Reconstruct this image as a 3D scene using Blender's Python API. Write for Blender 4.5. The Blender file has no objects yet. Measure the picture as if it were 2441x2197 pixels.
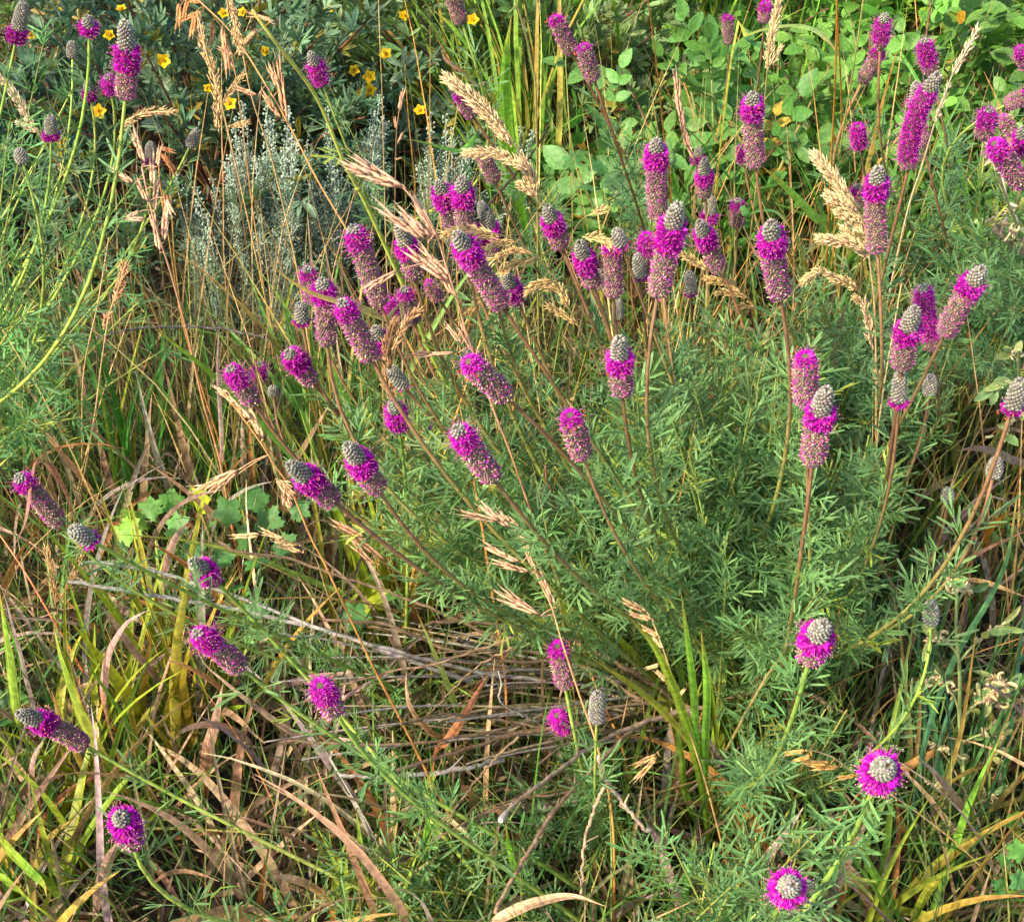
import bpy, math
import numpy as np
from math import radians, sin, cos, tan, pi

# ------------------------------------------------------------------ camera, sky, sun, exposure
sc = bpy.context.scene
col = sc.collection
CAM_H = 0.90; PITCH = radians(38); HFOV = radians(38)
cd = bpy.data.cameras.new('camera'); cam = bpy.data.objects.new('camera', cd); col.objects.link(cam)
cam.location = (0, 0, CAM_H); cam.rotation_euler = (radians(90) - PITCH, 0, 0)
cd.sensor_fit = 'HORIZONTAL'; cd.sensor_width = 36; cd.lens = 18 / tan(HFOV / 2)
cd.clip_start = 0.01; cd.clip_end = 500
sc.camera = cam
SUN_EL = radians(42); SUN_AZ = radians(-128)      # azimuth from +y, negative = to the left of the view
w = bpy.data.worlds.new('World'); sc.world = w; w.use_nodes = True
nt = w.node_tree; bg = nt.nodes['Background']
sky = nt.nodes.new('ShaderNodeTexSky'); sky.sky_type = 'NISHITA'; sky.sun_disc = False
sky.sun_elevation = SUN_EL; sky.sun_rotation = SUN_AZ
sky.air_density = 1.0; sky.dust_density = 2.0; sky.ozone_density = 1.0
nt.links.new(sky.outputs[0], bg.inputs[0]); bg.inputs[1].default_value = 0.15
sd = bpy.data.lights.new('sun', 'SUN'); sun = bpy.data.objects.new('sun', sd); col.objects.link(sun)
sd.energy = 3.3; sd.angle = radians(3.0); sd.color = (1.0, 0.89, 0.70)
sun.rotation_euler = (radians(90) - SUN_EL, 0, pi - SUN_AZ)
sun.location = (-2, -1, 3)
sc.view_settings.view_transform = 'Standard'; sc.view_settings.look = 'None'
sc.view_settings.gamma = 1; sc.view_settings.exposure = 1.1
sc.render.resolution_x = 1024; sc.render.resolution_y = 921
sc.cycles.max_bounces = 6; sc.cycles.diffuse_bounces = 3; sc.cycles.transmission_bounces = 3

# ------------------------------------------------------------------ pixel <-> place helpers
S = 2441 / 2022.0                      # coordinates below are on a 2022 x 1820 grid
F = 1220.5 / tan(HFOV / 2)
CAM = np.array([0, 0, CAM_H]); FW = np.array([0, cos(PITCH), -sin(PITCH)])
UP = np.array([0, sin(PITCH), cos(PITCH)]); RT = np.array([1.0, 0, 0])
def ray(x, y): return FW + (x * S - 1220.5) / F * RT - (y * S - 1098.5) / F * UP
def P(x, y, d): return CAM + d * ray(x, y)
def PZ(x, y, z):
    r = ray(x, y); return CAM + (z - CAM_H) / r[2] * r
def depth(p): return float(np.dot(np.asarray(p) - CAM, FW))
def px2m(p, wpx): return wpx * S * depth(p) / F
rng = np.random.default_rng(7)
def unit(v):
    v = np.asarray(v, float); n = np.linalg.norm(v, axis=-1, keepdims=True); return v / np.maximum(n, 1e-9)
def C(r, g, b):
    c = np.array([r, g, b]) / 255.0
    return np.where(c <= 0.04045, c / 12.92, ((c + 0.055) / 1.055) ** 2.4)
def lerp(a, b, t): return a + (b - a) * t

# ------------------------------------------------------------------ materials
def mat(name, rough=0.6, trans=0.0, noise=220, var=0.35, bump=0.0, spec=0.3, streak=None, tcol=(1.15, 1.2, 0.7), sheen=0):
    m = bpy.data.materials.new(name); m.use_nodes = True
    n = m.node_tree.nodes; l = m.node_tree.links; n.clear()
    out = n.new('ShaderNodeOutputMaterial'); p = n.new('ShaderNodeBsdfPrincipled')
    at = n.new('ShaderNodeAttribute'); at.attribute_name = 'col'
    tc = n.new('ShaderNodeTexCoord'); ns = n.new('ShaderNodeTexNoise')
    ns.inputs['Scale'].default_value = noise; ns.inputs['Detail'].default_value = 3
    l.new(tc.outputs['Object'], ns.inputs['Vector'])
    mr = n.new('ShaderNodeMapRange'); l.new(ns.outputs['Fac'], mr.inputs[0])
    mr.inputs['From Min'].default_value = 0.3; mr.inputs['From Max'].default_value = 0.7
    mr.inputs['To Min'].default_value = 1 - var; mr.inputs['To Max'].default_value = 1 + var
    mx = n.new('ShaderNodeVectorMath'); mx.operation = 'SCALE'
    l.new(at.outputs['Color'], mx.inputs[0]); l.new(mr.outputs[0], mx.inputs['Scale'])
    l.new(mx.outputs[0], p.inputs['Base Color'])
    p.inputs['Roughness'].default_value = rough; p.inputs['Specular IOR Level'].default_value = spec
    if sheen: p.inputs['Sheen Weight'].default_value = sheen
    if bump:
        b = n.new('ShaderNodeBump'); b.inputs['Strength'].default_value = bump; b.inputs['Distance'].default_value = 0.001
        l.new(ns.outputs['Fac'], b.inputs['Height']); l.new(b.outputs[0], p.inputs['Normal'])
    if trans:
        t = n.new('ShaderNodeBsdfTranslucent'); tm = n.new('ShaderNodeVectorMath'); tm.operation = 'MULTIPLY'
        l.new(mx.outputs[0], tm.inputs[0]); tm.inputs[1].default_value = tcol
        l.new(tm.outputs[0], t.inputs['Color'])
        ms = n.new('ShaderNodeMixShader'); ms.inputs[0].default_value = trans
        l.new(p.outputs[0], ms.inputs[1]); l.new(t.outputs[0], ms.inputs[2]); l.new(ms.outputs[0], out.inputs[0])
    else: l.new(p.outputs[0], out.inputs[0])
    return m
M_LEAF = mat('green leaf', 0.5, 0.3, 300, 0.3, 0.1, 0.35)
M_BLADE = mat('grass blade', 0.48, 0.32, 160, 0.35, 0.15, 0.35)
M_DRY = mat('dry grass', 0.6, 0.22, 220, 0.4, 0.2, 0.3, tcol=(1.1, 1.0, 0.75))
M_STALK = mat('grass stalk', 0.5, 0.0, 150, 0.3, 0.2, 0.35)
M_STEM = mat('plant stem', 0.55, 0.0, 180, 0.3, 0.2, 0.3)
M_PETAL = mat('magenta petal', 0.6, 0.35, 500, 0.25, 0, 0.2, tcol=(1.2, 0.8, 1.2))
M_CALYX = mat('woolly calyx', 0.85, 0.0, 900, 0.35, 0.2, 0.1, sheen=0.3)
M_SEED = mat('papery seed husk', 0.6, 0.2, 500, 0.3, 0.1, 0.3, tcol=(1.1, 1.0, 0.8))
M_WOOD = mat('weathered twig', 0.8, 0.0, 260, 0.45, 0.5, 0.15)
M_SAGE = mat('felted silver leaf', 0.9, 0.1, 500, 0.2, 0.1, 0.1, tcol=(1, 1.05, 0.9), sheen=0.2)
M_YEL = mat('yellow petal', 0.55, 0.3, 300, 0.15, 0, 0.2, tcol=(1.1, 1.0, 0.4))

def soil_material():
    m = bpy.data.materials.new('dark soil'); m.use_nodes = True
    n = m.node_tree.nodes; l = m.node_tree.links; p = n['Principled BSDF']
    tc = n.new('ShaderNodeTexCoord'); a = n.new('ShaderNodeTexNoise'); a.inputs['Scale'].default_value = 35; a.inputs['Detail'].default_value = 10
    l.new(tc.outputs['Object'], a.inputs['Vector'])
    r = n.new('ShaderNodeValToRGB'); l.new(a.outputs['Fac'], r.inputs[0])
    e = r.color_ramp.elements; e[0].position = 0.35; e[0].color = (0.012, 0.009, 0.006, 1); e[1].position = 0.72; e[1].color = (0.085, 0.055, 0.03, 1)
    l.new(r.outputs[0], p.inputs['Base Color']); p.inputs['Roughness'].default_value = 0.95
    b = n.new('ShaderNodeBump'); b.inputs['Strength'].default_value = 0.8; b.inputs['Distance'].default_value = 0.01
    l.new(a.outputs['Fac'], b.inputs['Height']); l.new(b.outputs[0], p.inputs['Normal'])
    return m

# ------------------------------------------------------------------ mesh builder
class MB:
    def __init__(s): s.V = []; s.F = []; s.C = []; s.n = 0
    def add(s, V, Fc, Cc):
        V = np.asarray(V, float).reshape(-1, 3); Fc = np.asarray(Fc, int)
        Cc = np.broadcast_to(np.asarray(Cc, float), V.shape)
        s.V.append(V); s.F.append(Fc + s.n); s.C.append(Cc); s.n += len(V)
    def build(s, name, m, parent=None, origin=(0, 0, 0), smooth=True):
        me = bpy.data.meshes.new(name)
        V = np.concatenate(s.V) - np.asarray(origin); Cc = np.concatenate(s.C)
        idx = np.concatenate([f.ravel() for f in s.F]).astype(np.int32)
        cnt = np.concatenate([np.full(len(f), f.shape[1]) for f in s.F]).astype(np.int32)
        me.vertices.add(len(V)); me.vertices.foreach_set('co', V.astype(np.float32).ravel())
        me.loops.add(len(idx)); me.loops.foreach_set('vertex_index', idx)
        me.polygons.add(len(cnt)); st = np.zeros(len(cnt), np.int32); st[1:] = np.cumsum(cnt)[:-1]
        me.polygons.foreach_set('loop_start', st)
        me.update(calc_edges=True)
        me.polygons.foreach_set('use_smooth', np.full(len(cnt), smooth))
        a = me.attributes.new('col', 'FLOAT_COLOR', 'POINT')
        c4 = np.ones((len(V), 4), np.float32); c4[:, :3] = np.clip(Cc, 0, 1); a.data.foreach_set('color', c4.ravel())
        me.materials.append(m)
        o = bpy.data.objects.new(name, me); col.objects.link(o)
        if parent is not None: o.parent = parent
        else: o.location = origin
        return o
    def __bool__(s): return s.n > 0

def tag(o, label, cat, group=None, kind=None):
    if label: o['label'] = label
    if cat: o['category'] = cat
    if group: o['group'] = group
    if kind: o['kind'] = kind
    return o
def thing(name, loc, label, cat, group=None):
    o = bpy.data.objects.new(name, None); col.objects.link(o); o.location = [float(v) for v in loc]
    o.empty_display_size = 0.02
    return tag(o, label, cat, group)

def smooth_path(pts, n=14):
    """Catmull-Rom through the points, n samples"""
    p = np.asarray(pts, float)
    if len(p) == 2: return p[0] + (p[1] - p[0]) * np.linspace(0, 1, n)[:, None]
    q = np.vstack([2 * p[0] - p[1], p, 2 * p[-1] - p[-2]])
    seg = np.linalg.norm(np.diff(p, axis=0), axis=1); cum = np.concatenate([[0], np.cumsum(seg)]); u = np.linspace(0, cum[-1], n)
    k = np.clip(np.searchsorted(cum, u, side='right') - 1, 0, len(p) - 2); t = ((u - cum[k]) / np.maximum(seg[k], 1e-9))[:, None]
    a, b, c, d = q[k], q[k + 1], q[k + 2], q[k + 3]
    return 0.5 * (2 * b + (c - a) * t + (2 * a - 5 * b + 4 * c - d) * t ** 2 + (3 * b - a - 3 * c + d) * t ** 3)
def bez(a, b, c, n=14):
    t = np.linspace(0, 1, n)[:, None]; return (1 - t) ** 2 * a + 2 * t * (1 - t) * b + t * t * c
def tang(p):
    return unit(np.gradient(p, axis=0))
def tube(mb, pts, rad, colr, sides=5, cap=True):
    p = np.asarray(pts, float); k = len(p); T = tang(p)
    ref = np.array([0.31, 0.77, 0.55]); X = unit(np.cross(T, ref)); Y = np.cross(T, X)
    a = np.linspace(0, 2 * pi, sides, endpoint=False)
    r = np.broadcast_to(np.asarray(rad, float), (k,))[:, None, None]
    V = p[:, None] + r * (X[:, None] * np.cos(a)[None, :, None] + Y[:, None] * np.sin(a)[None, :, None])
    i = np.arange(k - 1)[:, None] * sides; j = np.arange(sides)[None]; jn = (j + 1) % sides
    Fc = np.stack([i + j, i + jn, i + sides + jn, i + sides + j], -1).reshape(-1, 4)
    c = np.asarray(colr, float)
    if c.ndim == 2: c = np.repeat(c, sides, axis=0)
    mb.add(V.reshape(-1, 3), Fc, c)
    if cap and sides >= 3:
        for e in (0, k - 1):
            cc = c if c.ndim == 1 else c[e * sides]
            mb.add(V[e], [list(range(sides))[::1 if e else -1]], cc)
def ribbon(mb, pts, wid, side, colr, fold=0.25, ridge=1.0):
    """grass blade: V-folded strip, side = vector(s) across the blade"""
    p = np.asarray(pts, float); k = len(p); T = tang(p)
    sd_ = np.broadcast_to(np.asarray(side, float), (k, 3)); X = unit(sd_ - (sd_ * T).sum(1)[:, None] * T); N = np.cross(X, T)
    w_ = np.broadcast_to(np.asarray(wid, float), (k,))[:, None]
    m_ = 9; u = np.linspace(-.5, .5, m_); w_ = w_ * (1 + rng.normal(0, .03, (k, 1)))
    V = (p[:, None] + X[:, None] * (w_ * u)[..., None] - N[:, None] * (w_ * fold * (1 - 2 * np.abs(u)) ** 1.4)[..., None]).reshape(-1, 3)
    i = np.arange(k - 1)[:, None] * m_; j = np.arange(m_ - 1)[None]
    Fc = np.stack([i + j, i + j + 1, i + m_ + j + 1, i + m_ + j], -1).reshape(-1, 4)
    c = np.broadcast_to(np.asarray(colr, float), (k, 3)) if np.ndim(colr) < 2 else np.asarray(colr)
    st = 1 + .16 * np.where(np.arange(m_) % 2, 1, -1) + rng.normal(0, .09, m_); st[m_ // 2] = ridge
    cc = c[:, None] * st[None, :, None] * (1 + rng.normal(0, .05, (k, m_, 1)))
    sp = rng.random((k, m_, 1)) < .05; cc = np.where(sp, cc * np.array([.62, .5, .45]), cc)
    mb.add(V, Fc, cc.reshape(-1, 3))

# --- leaf templates: (verts, faces, vertex colour multiplier); x across, y along, z up
def leaf_template(rows, widths, fold=0.12, bend=0.0, edge=1.15, mid=0.8, saw=0.0):
    V = []; cm = []
    for i, (t, wd) in enumerate(zip(rows, widths)):
        wv = wd * (1 + (saw if i % 2 else -saw)); z = bend * t * t
        V += [(-wv / 2, t, z + fold * wd), (0, t, z), (wv / 2, t, z + fold * wd)]; cm += [edge, mid, edge]
    Fc = [(3 * i + j, 3 * i + j + 1, 3 * i + j + 4, 3 * i + j + 3) for i in range(len(rows) - 1) for j in (0, 1)]
    return np.array(V), np.array(Fc), np.array(cm)
LIN = [leaf_template([0, .25, .65, .92, 1], [.3, .85, 1, .7, .08], .22, b, 1.3, .72) for b in (-.12, 0.0, .15)]
OVAL = [leaf_template(list(np.linspace(0, 1, 12)), [.12, .52, .78, .93, 1.0, 1.0, .96, .87, .74, .56, .34, .06], .13, b, 1.03, .9, .055) for b in (-.25, -.1, .12)]
CINQ = [leaf_template([0, .2, .45, .7, .9, 1], [.2, .7, 1, .95, .55, .05], .28, b, 1.12, .8) for b in (-.3, -.12, .1)]
def lens_template(sides=4, mid=0.38):
    V = [(0, 0, 0)] + [(.5 * cos(a), mid, .5 * sin(a)) for a in np.arange(sides) * 2 * pi / sides] + \
        [(.34 * cos(a), .72, .34 * sin(a)) for a in np.arange(sides) * 2 * pi / sides] + [(0, 1, 0)]
    n = sides; Fc = [(0, 1 + (j + 1) % n, 1 + j) for j in range(n)]
    Q = [(1 + j, 1 + (j + 1) % n, 1 + n + (j + 1) % n, 1 + n + j) for j in range(n)]
    Fc3 = Fc + [(1 + n + j, 1 + n + (j + 1) % n, 1 + 2 * n) for j in range(n)]
    tri = Fc3 + [(a, b, c) for a, b, c, d in Q] + [(a, c, d) for a, b, c, d in Q]
    cm = [.75] + [.9] * n + [1.05] * n + [1.25]
    return np.array(V, float), np.array(tri), np.array(cm)
LENS = lens_template(4); BUD = lens_template(5, .45)
def frames(d, nrm):
    d = unit(d); Z = nrm - (nrm * d).sum(-1, keepdims=True) * d; Z = unit(Z); X = np.cross(d, Z); return X, d, Z
def scatter(mb, tmpl, pos, d, nrm, ln, wd, colr, th=None):
    """place one template at every pos; template or list of templates"""
    pos = np.asarray(pos); n = len(pos)
    if n == 0: return
    if isinstance(tmpl, list):
        pick = rng.integers(0, len(tmpl), n)
        for k, t in enumerate(tmpl):
            q = pick == k
            g = lambda a: np.broadcast_to(a, (n,))[q] if np.ndim(a) <= 1 else np.broadcast_to(a, (n, 3))[q]
            scatter(mb, t, pos[q], np.broadcast_to(d, (n, 3))[q], np.broadcast_to(nrm, (n, 3))[q], g(ln), g(wd),
                    np.broadcast_to(colr, (n, 3))[q], None if th is None else g(th))
        return
    V, Fc, cm = tmpl; m_ = len(V)
    X, Y, Z = frames(np.broadcast_to(d, (n, 3)), np.broadcast_to(nrm, (n, 3)))
    ln = np.broadcast_to(ln, (n,)); wd = np.broadcast_to(wd, (n,)); th = wd if th is None else np.broadcast_to(th, (n,))
    is_leaf = th is wd
    out = pos[:, None] + X[:, None] * (V[None, :, 0:1] * wd[:, None, None]) + Y[:, None] * (V[None, :, 1:2] * ln[:, None, None]) \
        + Z[:, None] * (V[None, :, 2:3] * (th if not is_leaf else wd)[:, None, None])
    FF = (np.arange(n) * m_)[:, None, None] + Fc[None]
    cc = np.broadcast_to(colr, (n, 3))[:, None] * cm[None, :, None]
    mb.add(out.reshape(-1, 3), FF.reshape(-1, Fc.shape[1]), cc.reshape(-1, 3))
def jit(n, s): return rng.normal(0, s, (n, 3))
def vary(c, n, s=0.18, hue=0.05):
    c = np.broadcast_to(c, (n, 3)); return np.clip(c * np.exp(rng.normal(0, s, (n, 1))) * np.exp(rng.normal(0, hue, (n, 3))), 0, 1)
def mixc(cs, n, p=None):
    cs = np.array(cs); return cs[rng.choice(len(cs), n, p=p)]
def compound(mb, tmpl, pos, axis, nrm, layout, ln, wd, colr, spread=0.12):
    """compound leaves: layout = [(distance along the axis, angle, scale)], ln (n,)"""
    n = len(pos); X, Y, Z = frames(axis, nrm); ln = np.broadcast_to(ln, (n,)); wd = np.broadcast_to(wd, (n,))
    for r, th, s in layout:
        j = rng.normal(0, spread, n)[:, None]
        d = Y * np.cos(th + j) + X * np.sin(th + j) + jit(n, spread)
        k = np.exp(rng.normal(0, .1, n))
        scatter(mb, tmpl, pos + Y * (r * ln)[:, None], d, Z + jit(n, spread * 1.6), ln * s * k, wd * s * k, colr * np.exp(rng.normal(0, .1, (n, 1))))
def blades(mb, root, az, length, lean, droop, width, c0, c1, seg=7, taper=0.8, fold=.2, roll=.6):
    """many arching grass blades at once"""
    n = len(root); s = np.linspace(0, 1, seg)
    phi = lean[:, None] + droop[:, None] * s[None] ** 1.5
    H = np.stack([np.sin(az), np.cos(az), 0 * az], 1); step = length[:, None] / (seg - 1)
    wob = np.cumsum(rng.normal(0, .035, (n, seg)), 1)
    Sx = np.stack([np.cos(az), -np.sin(az), 0 * az], 1)
    dv = (np.sin(phi) * step)[..., None] * H[:, None] + (np.cos(phi) * step)[..., None] * np.array([0, 0, 1.]) + (wob * step)[..., None] * Sx[:, None]
    p = root[:, None] + np.concatenate([np.zeros((n, 1, 3)), np.cumsum(dv, 1)[:, :-1]], 1)
    p[..., 2] = np.maximum(p[..., 2], 0.004 + rng.random((n, 1)) * .02)
    T = unit(np.gradient(p, axis=1)); ra = rng.normal(0, roll, n)
    up0 = np.cross(Sx[:, None], T); sv = Sx[:, None] * np.cos(ra)[:, None, None] + up0 * np.sin(ra)[:, None, None]
    N = np.cross(sv, T)
    wd = (width[:, None] * np.clip((0.55 + 1.6 * s - 2.15 * s ** 2.2) * 1.0, .06, 1)[None])[..., None]
    V = np.stack([p - sv * wd / 2, p - N * wd * fold, p + sv * wd / 2], 2)
    i = np.arange(seg - 1)[:, None] * 3; j = np.arange(2)[None]
    f1 = np.stack([i + j, i + j + 1, i + j + 4, i + j + 3], -1).reshape(-1, 4)
    FF = (np.arange(n) * seg * 3)[:, None, None] + f1[None]
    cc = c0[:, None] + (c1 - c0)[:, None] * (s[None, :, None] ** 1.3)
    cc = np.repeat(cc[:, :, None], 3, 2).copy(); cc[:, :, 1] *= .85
    mb.add(V.reshape(-1, 3), FF.reshape(-1, 4), cc.reshape(-1, 3))

# ------------------------------------------------------------------ colours
MAG = C(214, 30, 196); MAGP = C(222, 60, 190); PINK = C(205, 96, 168); TAN = C(150, 134, 108); BUDG = C(150, 156, 138)
STRAW = C(222, 184, 128); STRAWD = C(196, 146, 88); ORANGE = C(206, 134, 54); ROSY = C(208, 160, 128)
OLIVE = C(140, 150, 62); YGREEN = C(150, 178, 48); GREEN = C(92, 150, 58); CLOV = C(106, 142, 82); CLOVD = C(76, 112, 74)
STEMB = C(132, 98, 68); STEMG = C(146, 168, 72); BLUEG = C(86, 132, 104); DEAD = C(190, 160, 128); DEADP = C(184, 158, 146); GREYT = C(150, 142, 132); BROWNT = C(128, 104, 80)

# ================================================================== THE GROUND
def ground():
    mb = MB(); n = 90
    g = np.sign(np.linspace(-1, 1, n)) * np.abs(np.linspace(-1, 1, n)) ** 2.4 * 30
    X, Y = np.meshgrid(g, g + 1.2); Z = .008 * np.sin(X * 9 + 1) * np.cos(Y * 7) + .005 * np.sin(X * 23) * np.sin(Y * 19 + 2) - .004
    V = np.stack([X, Y, Z], -1).reshape(-1, 3); i = np.arange(n - 1)[:, None] * n; j = np.arange(n - 1)[None]
    mb.add(V, np.stack([i + j, i + j + 1, i + n + j + 1, i + n + j], -1).reshape(-1, 4), (.03, .02, .012))
    o = mb.build('ground', soil_material()); o['kind'] = 'structure'; o['label'] = 'dark soil under the meadow plants'
ground()
# ================================================================== PURPLE PRAIRIE CLOVER
def clover_leaves(mb, path, t0, t1, n, size=.013, c=CLOV, fasc=True):
    if n <= 0: return
    t = np.sort(rng.uniform(t0, t1, n)); k = len(path) - 1; i = np.clip((t * k).astype(int), 0, k - 1); f = (t * k - i)[:, None]
    p = path[i] * (1 - f) + path[i + 1] * f; T = unit(path[i + 1] - path[i])
    az = np.arange(n) * 2.399 + rng.normal(0, .4, n); ref = np.array([.2, .3, .93])
    X = unit(np.cross(T, ref + jit(n, .02))); Y = np.cross(T, X)
    rad = X * np.cos(az)[:, None] + Y * np.sin(az)[:, None]
    th = rng.normal(.95, .25, n)[:, None]
    a = unit(T * np.cos(th) + rad * np.sin(th) + np.array([0, 0, .15]))
    nrm = unit(T * .8 + np.array([0, 0, .5]) + jit(n, .25))
    s = size * rng.uniform(.55, 1.2, n); cc = vary(c, n, .2, .06)
    cc = np.where(rng.random((n, 1)) < .05, vary(C(160, 170, 70), n), cc)
    wd = s * rng.uniform(.085, .128, n)
    compound(mb, LIN, p, a, nrm, [(.35, .75, .85), (.35, -.75, .85), (.75, .5, .95), (.75, -.5, .95), (1.0, 0, 1.0)], s, wd, cc, .16)
    # rachis
    scatter(mb, LENS, p, a, nrm, s * 1.1, s * .05, cc, th=s * .05)
    if fasc:
        q = rng.random(n) < .7
        if q.any():
            m_ = q.sum(); a2 = unit(T[q] + rad[q] * .55 + jit(m_, .25))
            compound(mb, LIN, p[q], a2, nrm[q], [(.1, .6, .9), (.1, -.6, .9), (.2, 0, 1)], s[q] * .6, wd[q] * .7, cc[q] * 1.1, .3)

def flower_head(root_obj, org, B, Tp, R, bud, ring, bend=0.0, fade=0.0, tone=1.0):
    """B base, Tp tip, R outer radius with petals. returns nothing; builds flower_head > bud_cone, petal_ring"""
    L = np.linalg.norm(Tp - B); ax = unit(Tp - B)
    sidev = unit(np.cross(ax, FW)); n = 24; t = np.linspace(0, 1, n)
    nod = .32 * L if .1 < bud < .5 else (.10 * L if bud <= .1 else 0)
    curve = B + ax * (t * L)[:, None] + sidev * (bend * L * 4 * t * (1 - t))[:, None] - FW * (nod * t ** 3)[:, None]
    T = tang(curve); X = unit(np.cross(T, FW + .01)); Y = np.cross(T, X)
    rb = R * .735                       # calyx body
    if bud > .97 or ring < .03 and bud > .9: rb = R * .84
    bud = bud * .87 if .1 < bud < .5 else bud
    s1 = 1 - bud - ring; s2 = 1 - bud  # zone limits measured from the base
    tc_ = R * .9 / L                   # end rounding as fraction of length
    def prof(u):
        lo = np.sqrt(np.clip(1 - (1 - np.clip(u / (tc_ * .8), 0, 1)) ** 2, 0, 1)) * .55 + .45
        coneR = rb * (.98 if bud > .5 else .88)
        top = np.clip((1 - u) / max(min(tc_ * 1.15, .62), .08), 0, 1)
        hi = np.sqrt(np.clip(1 - (1 - top) ** 2.1, 0, 1))
        base = np.where(u > s2, coneR, rb)
        return base * lo * hi
    def at(u):
        k = np.clip(u * (n - 1), 0, n - 1.001); i = k.astype(int); f = (k - i)[:, None]
        g = lambda A: A[i] * (1 - f) + A[i + 1] * f
        return g(curve), unit(g(T)), unit(g(X)), unit(g(Y))
    def place(u0, u1, cell, dens=1.0):
        area = 2 * pi * rb * (u1 - u0) * L; m_ = max(int(area / cell ** 2 * dens), 5)
        u = u0 + (u1 - u0) * (np.arange(m_) + .5) / m_; u = np.clip(u + rng.normal(0, .003, m_), 0, .995)
        a = np.arange(m_) * 2.39996; p, tt, xx, yy = at(u); rd = xx * np.cos(a)[:, None] + yy * np.sin(a)[:, None]
        return u, p, tt, rd, prof(u)
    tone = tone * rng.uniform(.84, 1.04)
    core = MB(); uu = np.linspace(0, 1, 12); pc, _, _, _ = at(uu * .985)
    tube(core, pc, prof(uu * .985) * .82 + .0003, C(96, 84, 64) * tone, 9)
    # spent calyces below the flowers
    cell = .00165
    if s1 > .02:
        u, p, tt, rd, r = place(0.0, s1 + .01, cell, 1.15); m_ = len(u)
        cc = vary(mixc([C(128, 104, 86), C(150, 130, 96), C(110, 108, 78), C(140, 84, 104)], m_), m_, .25) * tone
        scatter(core, BUD, p + rd * (r * .72)[:, None], rd * .8 + tt * .8 + jit(m_, .12), tt, .0027, .0017, cc, th=np.full(m_, .0017))
        fr = rng.random(m_) < (rng.uniform(.48, .78) - fade); q = np.where(fr)[0]
        if len(q):
            hot = rng.random(len(q))[:, None]; cm = np.where(hot < .5, vary(C(206, 76, 158), len(q), .2), vary(C(184, 44, 164), len(q), .2)) * tone
            scatter(core, LIN, p[q] + rd[q] * (r[q] * .95)[:, None], rd[q] * .9 + tt[q] * .7 + jit(len(q), .35), tt[q] + jit(len(q), .3), .0018, .0013, cm)
        q = rng.random(m_) < .3
        scatter(core, LIN, (p + rd * r[:, None])[q], (rd + tt * .6 + jit(m_, .3))[q], tt[q], .0022, .0006, vary(C(214, 190, 150), int(q.sum())))
    fh = core.build('flower_head', M_CALYX, root_obj, org)
    if bud > .02:
        mb = MB(); u, p, tt, rd, r = place(s2 - .01, .99, .0020, 1.2); m_ = len(u)
        lim = np.clip((u - s2) / max(bud, .01), 0, 1)[:, None]
        cc = vary(lerp(C(118, 118, 98), C(156, 152, 136), rng.random((m_, 1))), m_, .16, .03) * tone
        cc = np.where((rng.random((m_, 1)) < .15), vary(C(128, 108, 116), m_, .1) * tone, cc)
        out = np.clip(1.4 - lim, .5, 1)
        scatter(mb, BUD, p + rd * (r * .62)[:, None] + tt * .0002, rd * out + tt * (.35 + lim * .8) + jit(m_, .06), tt + rd * .1, .0025, .00185, cc, th=np.full(m_, .00185))
        q = rng.random(m_) < .8
        scatter(mb, LIN, (p + rd * (r * .8)[:, None] + tt * .001)[q], (rd + tt * .8 + jit(m_, .4))[q], tt[q], .0017, .00022, C(176, 172, 160) * tone)
        # crown of young buds on the very tip
        tipp, tt1, x1, y1 = at(np.full(12, .985)); a = np.arange(12) * 2.4; rr = np.sqrt(np.arange(12) / 12) * rb * .35
        rd = x1 * np.cos(a)[:, None] + y1 * np.sin(a)[:, None]
        scatter(mb, BUD, tipp + rd * rr[:, None] - tt1 * .0012, tt1 + rd * .5, x1, .0024, .0013, vary(C(124, 118, 108), 12) * tone, th=np.full(12, .0013))
        mb.build('bud_cone', M_CALYX, fh, org)
    if ring > .02:
        mb = MB(); u, p, tt, rd, r = place(max(s1, 0), s2 + .01, .0017, 1.0); m_ = len(u)
        r = np.maximum(r, rb * .35)
        for k in range(4):
            a = k * 1.7; e = np.cross(rd, tt)
            d = rd * 1.0 + tt * (.35 + .35 * cos(a)) + e * (.55 * sin(a)) + jit(m_, .25)
            cm = vary(mixc([MAG, C(210, 32, 186), C(188, 22, 178), C(224, 80, 190)], m_), m_, .2, .04) * tone
            ll = rng.uniform(.75, 1.25, m_) * (R - rb) * (1.15 if bud < .08 or ring > .6 else 1.55)
            scatter(mb, LIN, p + rd * (r * .8)[:, None], d, tt + jit(m_, .4), ll, ll * .38, cm)
        # stamens with pale or orange tips
        k = max(int(m_ * .6), 6); q = rng.choice(m_, k, replace=k > m_)
        b0 = p[q] + rd[q] * (r[q] * .9)[:, None]; dd = unit(rd[q] + tt[q] * rng.uniform(-.1, .7, (k, 1)) + jit(k, .22)); l2 = (R - rb) * rng.uniform(1.6, 3.4, k)
        scatter(mb, LENS, b0, dd, tt[q], l2, .0003, vary(C(206, 90, 186), k), th=np.full(k, .0003))
        scatter(mb, LENS, b0 + dd * (l2 * .92)[:, None], dd, tt[q], .0008, .0005, vary(mixc([C(236, 190, 190), C(232, 200, 160), C(240, 120, 60)], k, [.5, .4, .1]), k, .08), th=np.full(k, .0005))
        # fresh orange anthers on the lower rim
        k = 6; q = rng.choice(m_, k); bb = p[q] + rd[q] * (R * .92)
        scatter(mb, BUD, bb, rd[q], tt[q], .0013, .0011, vary(C(240, 110, 50), k, .08), th=np.full(k, .0011))
        mb.build('petal_ring', M_PETAL, fh, org)

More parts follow.
